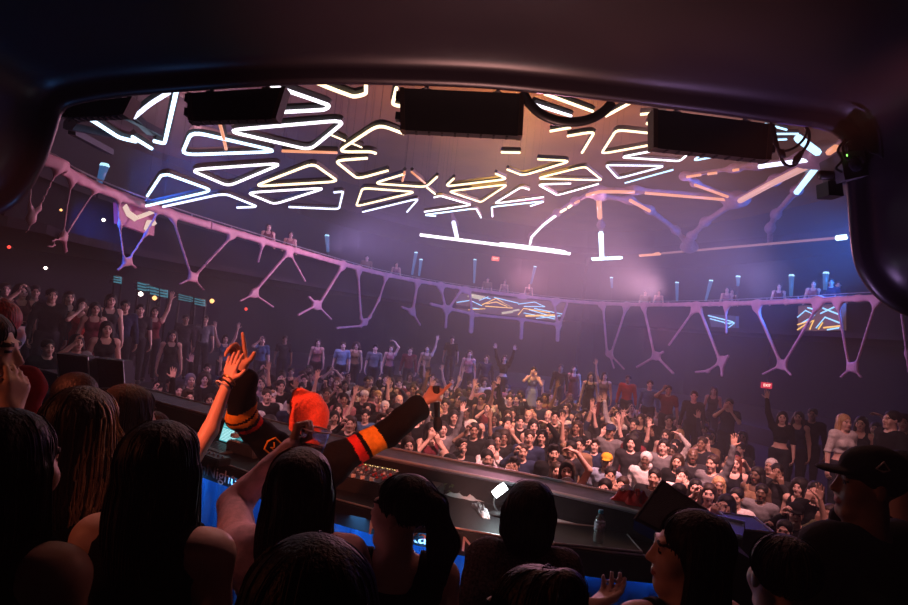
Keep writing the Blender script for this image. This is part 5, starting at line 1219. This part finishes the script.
LB = ['guest on the balcony behind the left lattice band, above its bend','guest in tan above the left part of the wide screen','guest in rose above the middle of the wide screen','guest in wine above the right part of the wide screen','rose dressed guest at the balcony rail right of the pillar','tan dressed guest at the rail nearest right of the pillar','rose guest at the rail above the small blue screen','wine guest at the rail above the small blue screen','wine dressed guest at the rail left of the right screen','rose guest at the rail directly above the right screen','navy guest at the rail near the right booth column','black dressed guest at the rail nearest the right booth column','wine guest on the left balcony','rose guest on the left balcony','tan guest on the balcony beside the left blue light']
for (a, c, col), lab in zip(BG, LB):
    o_ = 1.3; base = ringray(a, c, o_)
    while any((base.x-q[0])**2 + (base.y-q[1])**2 < .5**2 for q in placed): o_ += .12; base = ringray(a, c, o_)
    placed.append((base.x, base.y)); p = base; fem = col in ('rose','wine')
    bx = p.x; yaw = math.atan2(-(bx - 0.3), base.y - 3.4)
    o = crowd_person(bx, base.y, ZF, yaw, .98, fem, A, 'long' if fem else 'short', 'black', 'tank' if fem else 'short', col, 0, None); tag(o, lab, 'person', 'guests along the balcony')
# ---------------------------------------------------------------- people in the booth
RISER = 1.40
b = MB(); b.box((-3.2, -1.2, 1.2), (3.2, 2.72, RISER)); struct(b.build('floor_riser', mat('riser_carpet', (.015,.014,.016), .95, scale=40)))
def rootmat(loc, yaw, s): return Matrix.Translation(loc) @ Matrix.Rotation(yaw, 4, 'Z') @ Matrix.Scale(s, 4)
def booth_person(px, py, Y, z, yaw, fem, hair, hc, kind, col, lab, arms=None, head_yaw=0.0, tilt=0.0, skin=0, h=.0085, hat=None, hatcol='black', lock=260, hair_len=.42, sc=None, extra_hair=(), hand_sc=1.0, streak=None):
    p = P(px, py, Y); s = sc or max(.88, min(1.14, (p.z - z)/1.735)); loc = V3(p.x, Y, z); M = rootmat(loc, yaw, s); Mi = M.inverted(); R3 = Mi.to_3x3()
    A_ = {}
    for k, a in (arms or {}).items():   # world wrist, world pole, world hand dir, world palm normal, style
        A_[k] = (Mi @ a[0], (R3 @ a[1]).normalized(), (R3 @ a[2]).normalized() if a[2] is not None else None, (R3 @ a[3]).normalized(), a[4])
    g = figure(fem, A_, head_yaw, tilt, hand_sc)
    me = body_mesh(g, h, 'person'); o = bpy.data.objects.new('person', me); COL.objects.link(o); o.location = loc; o.rotation_euler = (0,0,yaw); o.scale = (s,s,s)
    slotmat(o, 0, SKINS[skin]); tag(o, lab, 'person')
    if hair:
        hm = solid_mesh('hair', xform(hair_prims(hair), g['H']) + list(extra_hair), h, HAIRM[hc])
        if lock:
            st = strands(hm, lock, hair_len, .0022, int(px)); n0 = len(hm.vertices)
            bm = bmesh.new(); bm.from_mesh(hm); 
            vv = [bm.verts.new(v) for v in st.v]
            for f in st.f:
                try: bm.faces.new([vv[i] for i in f])
                except ValueError: pass
            bm.to_mesh(hm); bm.free(); hm.polygons.foreach_set('use_smooth', [True]*len(hm.polygons)); hm.update()
        hc_ = child('hair', hm, o)
        if streak:
            st = strands(hm, 260, .5, .0034, 5, streak).build('blonde_streaks', HAIRM['blonde'], None, True); st.parent = hc_; st['label'] = 'blonde streaks'
    if hat: child('cap' if 'cap' in hat else 'beanie', solid_mesh('cap', xform(hat_prims(hat), g['H']), h, cloth(hatcol, COLS[hatcol])), o)
    if kind:
        pr, cuts, fold = garment(g, kind, h); child({'long': 'long_sleeved_shirt', 'short': 'shirt', 'tank': 'sleeveless_top', 'dress': 'dress'}[kind], solid_mesh('top', pr, .010, cloth(col, COLS[col]), cuts, fold), o)
    if kind != 'dress': child('trousers', pantmesh(fem), o, PANT)
    child('shoes', shoemesh(), o)
    return o, g, M
PI = math.pi
away = PI
# the performer
jb = P(313, 388, 3.30); DS = 1.0; dz = 1.2
dl = V3(jb.x, 3.30, dz); dyaw = PI - .25
Lw, Rw = P(242, 371, 3.02), P(427, 400, 3.44)
MD = rootmat(dl, dyaw, DS); Mi = MD.inverted(); R3 = Mi.to_3x3()
def wl(v): return (R3 @ v).normalized()
# facing away from the camera his left hand is at image left
imgup, imgright = _u, _r
DARM = {'L': (Mi @ Lw, wl(V3(.1,.6,-1)), wl((P(237,340,3.00)-Lw)), wl(V3(-.3,-.9,.1)), 'claw'),
        'R': (Mi @ Rw, wl(V3(.1,.2,-1)), wl((P(449,377,3.58)-Rw)), wl(V3(-.25,.35,-1)), 'point')}
g = figure(False, DARM, head_yaw=.25, tilt=.12, hand_sc=1.12, reach=1.1, shrug=.035)
# raise the shoulders a little towards the lifted arms by adding deltoid mass
me = body_mesh(g, .0065, 'person'); dj = bpy.data.objects.new('person', me); COL.objects.link(dj); dj.location = dl; dj.rotation_euler = (0,0,dyaw); slotmat(dj, 0, SKINS[1])
tag(dj, 'performer in orange beanie and black striped jersey, seen from behind, both arms flung wide', 'person')
pr = inflate(g['torso'], .030) + inflate(g['shoulder'], .028)
for k in ('L', 'R'):
    sh, el, wr = g['joints'][k]; pr += [cap(sh, el, .085, .072, .05), cap(el, el.lerp(wr, .78 if k == 'L' else .70), .072, .078, .03)]
pr += [ell((0,-.035,1.52), (.085,.09,.10), .01, -1)]
for k in ('L', 'R'): sh, el, wr = g['joints'][k]; 
fold = lambda x, y, z: (.006*np.sin(38*z + 22*x + 9*y)*np.sin(21*x - 17*z + 25*y)).astype(np.float32)
V, Q = solid(pr, .009, [lambda x,y,z: (.80 - z) + 0*x + 0*y], fold); C = V[Q].mean(1); mi = np.zeros(len(Q), int)
for k in ('L', 'R'):
    sh, el, wr = g['joints'][k]; ax = np.array(wr - sh); L_ = np.linalg.norm(ax); ax /= L_; t = (C - np.array(sh)) @ ax / L_; rad = np.linalg.norm((C-np.array(sh)) - np.outer((C-np.array(sh)) @ ax, ax), axis=1); ok = (rad < .17) & (t > .1)
    if k == 'R': mi[ok & (t > .17) & (t < .25)] = 2; mi[ok & (t > .29) & (t < .44)] = 1
    else: mi[ok & (t > .42) & (t < .47)] = 2; mi[ok & (t > .51) & (t < .66)] = 1; mi[ok & (t > .56) & (t < .585)] = 0
hem = C[:,2] < .90; mi[hem & (C[:,2] > .84)] = 1
me = npmesh('jersey', V, Q, mi)
for m_ in (cloth('jersey_black', (.0045,.0045,.005)), cloth('jersey_yellow', (.72,.33,.03)), cloth('jersey_red', (.60,.035,.03))): me.materials.append(m_)
child('striped_jersey', me, dj)
child('trousers', pantmesh(False), dj, PANT); child('shoes', shoemesh(), dj)
H = g['H']
bp = [ell((0,.028,.052), (.098,.116,.094), .03), cap((0,.03,.02), (0,.03,.05), .104, .098, .03), cap((.01,.02,.12), (.07,.03,.150), .055, .034, .04), cap((.07,.03,.150), (.088,.075,.105), .034, .018, .03), capc((-.2,-.08,-.045), (.2,-.08,-.045), .075, None, .01), capc((-.2,.03,-.135), (.2,.03,-.135), .10, None, .01)]
Hi = np.array(H.inverted())
rib = lambda x, y, z: (.0014*np.sin(38*np.arctan2(y, x))).astype(np.float32) + 0*z
bp = xform([('cap',)+p[1:] if p[0]=='cap' else p for p in bp], H)
hm = solid_mesh('beanie', bp, .006, mat('orange_red_knit', (.95,.11,.05), .9, scale=90, bump=.6, sheen=.3)); bean = child('beanie', hm, dj)
cf = MB(); cf.lathe([(.101,-.030),(.107,-.022),(.108,.020),(.103,.026)], (0,0,0), 36, H @ Matrix.Translation((0,.028,.0)) @ Matrix.Rotation(-.18, 4, 'X') @ Matrix.Diagonal((.93,1.12,1,1)))
o = cf.build('beanie_cuff', MATS['orange_red_knit'], None, True); o.parent = bean
child('hair', solid_mesh('hair', xform([ell((0,.055,-.035), (.078,.055,.05), .02)], H), .008, HAIRM['black']), dj)
# hexagonal patch on his left sleeve
sh, el, wr = g['joints']['L']; camloc = Mi @ CAM; c0 = sh.lerp(el, .30); ax = (el-sh).normalized(); n = (camloc-c0); n = (n - ax*n.dot(ax)).normalized(); sd = ax.cross(n)
def patch(name, rr, off, m_, th):
    b = MB(); v = [c0 + n*(.090+off - .012*abs(math.sin(a))) + ax*(rr*1.25*math.cos(a)) + sd*(rr*math.sin(a)) for a in [2*PI*i/6 for i in range(6)]]
    b.tube(v, th, 6, True) if th else b.add(v + [p - n*.012 for p in v], [tuple(range(6)), tuple(range(11,5,-1))] + [(i, (i+1)%6, 6+(i+1)%6, 6+i) for i in range(6)])
    o = b.build(name, m_, None); o.parent = dj; return o
pt = patch('shoulder_patch', .045, .0, cloth('jersey_black', (.0045,.0045,.005)), 0); o = patch('patch_border', .045, .003, cloth('jersey_yellow', 0), .005); 
b = MB(); b.tube([c0 + n*.096 + ax*.022 + sd*.018, c0 + n*.099 + ax*.0, c0 + n*.099 + ax*.018 - sd*.012, c0 + n*.098 - ax*.02 - sd*.010, c0+n*.098 - ax*.018 + sd*.018], .004, 5); o = b.build('patch_emblem', MATS['jersey_yellow_cloth'], None); o.parent = dj
# microphone in his pointing hand
hand_c = Rw + (P(449,377,3.58)-Rw).normalized()*.085
mt, mb_ = hand_c + V3(.0,-.02,.03), P(438, 431, (hand_c.y)) 
r = empty('microphone', mb_); tag(r, 'black handheld microphone hanging from the pointing hand', 'microphone')
b = MB(); b.tube([mt, mt.lerp(mb_, .7)], .018, 12, rr=[.020,.017]); b.build('handle', MATTE, r, True)
b = MB(); b.tube([mt.lerp(mb_, .68), mt.lerp(mb_, .8), mt.lerp(mb_, .93), mb_], .024, 14, rr=[.018,.027,.027,.014]); b.build('grille_head', GRILLE, r, True)

# ---- silhouettes nearest the camera
# woman whose bare arm meets the performer's hand
wr_ = P(229, 380, 2.82); hd_ = P(237, 349, 2.86) - wr_
booth_person(168, 420, 1.56, RISER, away-.1, True, 'long', 'black', 'tank', 'black', 'woman with long black hair, largest dark silhouette at left', None, skin=0, h=.0085, lock=420)
booth_person(152, 430, 2.60, RISER, away-.1, True, 'bob', 'black', 'tank', 'black', 'person slapping palms with the performer, bare right arm raised, head hidden', {'R': (wr_, V3(.6,-.1,-1), hd_, V3(.35,.9,0), 'open')}, skin=0, h=.0075, lock=0)
def bracelet(t, m_, lab, wr_, el_dir, rad=.034):
    c = wr_ + el_dir*t; x = el_dir.orthogonal().normalized(); y = el_dir.cross(x)
    b = MB(); b.tube([c + x*rad*math.cos(a) + y*rad*math.sin(a) for a in np.linspace(0, 2*PI, 25)[:-1]], .0045, 6, True); tag(b.build('bracelet', m_, smooth=True), lab, 'bracelet', 'bracelets on the raised bare arm')
ed = (P(200,410,2.72) - wr_).normalized()
bracelet(.0, mat('gold', (.75,.45,.15), .3, .9), 'gold bracelet nearest the raised bare hand', wr_, ed); bracelet(.022, BLACK, 'black band below the gold bracelet', wr_, ed, .035); bracelet(.040, WHITE, 'pale bracelet, lowest of three on the raised wrist', wr_, ed, .037)
# woman in the middle holding the cup
wc = P(291, 450, 1.98); hc_ = P(297, 428, 2.02) - wc
o, g2, M2 = booth_person(305, 447, 1.72, RISER, away+.05, True, 'long', 'brown', 'long', 'pale rose', 'woman with dark brown hair in a pale rose sleeve, lifting a clear cup', {'L': (wc, V3(-1,-.2,-1.2), hc_, V3(.95,.25,0), 'hold')}, skin=1, h=.0075, lock=420)
cupc = P(315, 436, 2.03)
r = empty('plastic_cup', cupc); tag(r, 'clear plastic cup held up in front of the orange beanie', 'cup')
tiltc = Matrix.Translation(cupc) @ Matrix.Rotation(.12, 4, 'Y') @ Matrix.Rotation(-.05, 4, 'X')
b = MB(); b.lathe([(.034,-.085),(.036,-.084),(.048,.018),(.051,.020),(.0515,.024),(.0475,.0235),(.0455,.018),(.034,-.080)], (0,0,0), 32, tiltc); b.build('cup_wall', mat('cup_plastic', (.95,.92,.92), .08, trans=.92), r, True)
b = MB(); b.tube([tiltc @ V3(.050*math.cos(a), .050*math.sin(a), .022) for a in np.linspace(0, 2*PI, 33)[:-1]], .0028, 6, True); b.build('cup_rim', mat('cup_rim_plastic', (.8,.6,.6), .25), r, True)
b = MB(); b.lathe([(.034,-.079),(.040,-.03)], (0,0,0), 28, tiltc); b.build('drink', mat('pink_drink', (.8,.25,.2), .1, trans=.6), r, True)
# others, left to right
booth_person(-14, 309, 2.05, RISER, PI/2+.25, True, 'long', 'black', 'tank', 'black', 'woman in profile at the far left edge, hand at her chin, facing right', {'L': (P(12,412,2.0), V3(-.4,-.6,-1), P(16,392,2.02)-P(12,412,2.0), V3(-.7,.3,.2), 'relaxed')}, skin=0, lock=260)
booth_person(0, 297, 2.66, RISER, PI-.3, False, 'short', 'red', 'long', 'red', 'person with red lit hair cut off by the left edge of the view', None, lock=0, h=.010)  # the red light on this head is put into the hair colour
booth_person(14, 408, 1.30, RISER, away-.2, True, 'long', 'black', 'tank', 'black', 'woman with bare shoulder in the bottom left corner', None, skin=1, lock=300, hair_len=.3)
booth_person(88, 386, 1.78, RISER, away+.1, True, 'wavy', 'brown', 'tank', 'black', 'woman with blonde streaked wavy hair seen from behind at left', None, skin=0, lock=300, streak=lambda v: v.x < -.05 and v.z > 1.45)
booth_person(133, 384, 2.28, RISER, away-.3, True, 'long', 'brown', 'tank', 'black', 'woman with brown hair between the streaked hair and the long black hair', None, skin=0, lock=240)
booth_person(78, 372, 2.52, RISER, away+.4, False, 'short', 'black', 'long', 'black', 'person whose dark head shows above the streaked hair, beside the loudspeakers', None, lock=0)
booth_person(318, 546, 1.12, RISER, away, True, 'curly', 'black', 'long', 'black', 'head of black hair at the bottom edge below the cup holder', None, lock=500)
booth_person(405, 474, 1.84, RISER, away+.0, True, 'ponytail', 'black', 'tank', 'black', 'woman with a high ponytail and bare back, head turned left', None, head_yaw=1.15, skin=0, lock=260, h=.0075)
mat('lace_cloth', (.06,.04,.04), .8, var=.95, scale=110, bump=.9); COLS['lace'] = (.06,.04,.04)
booth_person(532, 484, 2.1, RISER, away-.1, True, 'bob', 'black', 'long', 'lace', 'person with dark hair in a lace patterned top, in front of the glaring lamp', None, skin=1, lock=260)
booth_person(534, 566, 1.18, RISER, away+.3, True, 'bun', 'brown', 'tank', 'black', 'head with centre parting at the bottom edge, below the lace top', None, head_yaw=.5, skin=0, lock=420)
booth_person(692, 510, 1.64, RISER, away+.3, True, 'long', 'black', 'tank', 'black', 'woman with bare shoulders in profile facing left, right of the water bottle', {'L': (P(592,606,1.9), V3(-.2,-.3,-1), P(620,588,2.0)-P(590,606,1.9), V3(-.1,.2,1), 'relaxed')}, head_yaw=1.12, skin=0, lock=320, h=.0075)
booth_person(785, 534, 1.62, RISER, away, False, 'short', 'black', 'long', 'black', 'dark round head between the woman in profile and the capped man', None, lock=300, hair_len=.12)
o, g3, M3 = booth_person(872, 447, 2.08, RISER, away+.35, False, 'short', 'black', 'long', 'black', 'man in black cap in profile facing left at the right edge', None, head_yaw=1.05, skin=2, hat='cap', lock=0, h=.007)
booth_person(900, 450, 2.55, RISER, away-.1, False, 'short', 'black', 'long', 'black', 'dark figure behind the capped man, cut off by the right edge', None, lock=0)
# the cap's small emblem
H3 = g3['H']; b = MB()
b.tube([H3 @ V3(*q) for q in ((.0897,-.020,.075),(.0895,.0,.100),(.0897,.020,.075),(.0915,.0,.068))], .0035, 5, True); b.build('cap_emblem', mat('grey_thread', (.35,.33,.33), .7), None).parent = o
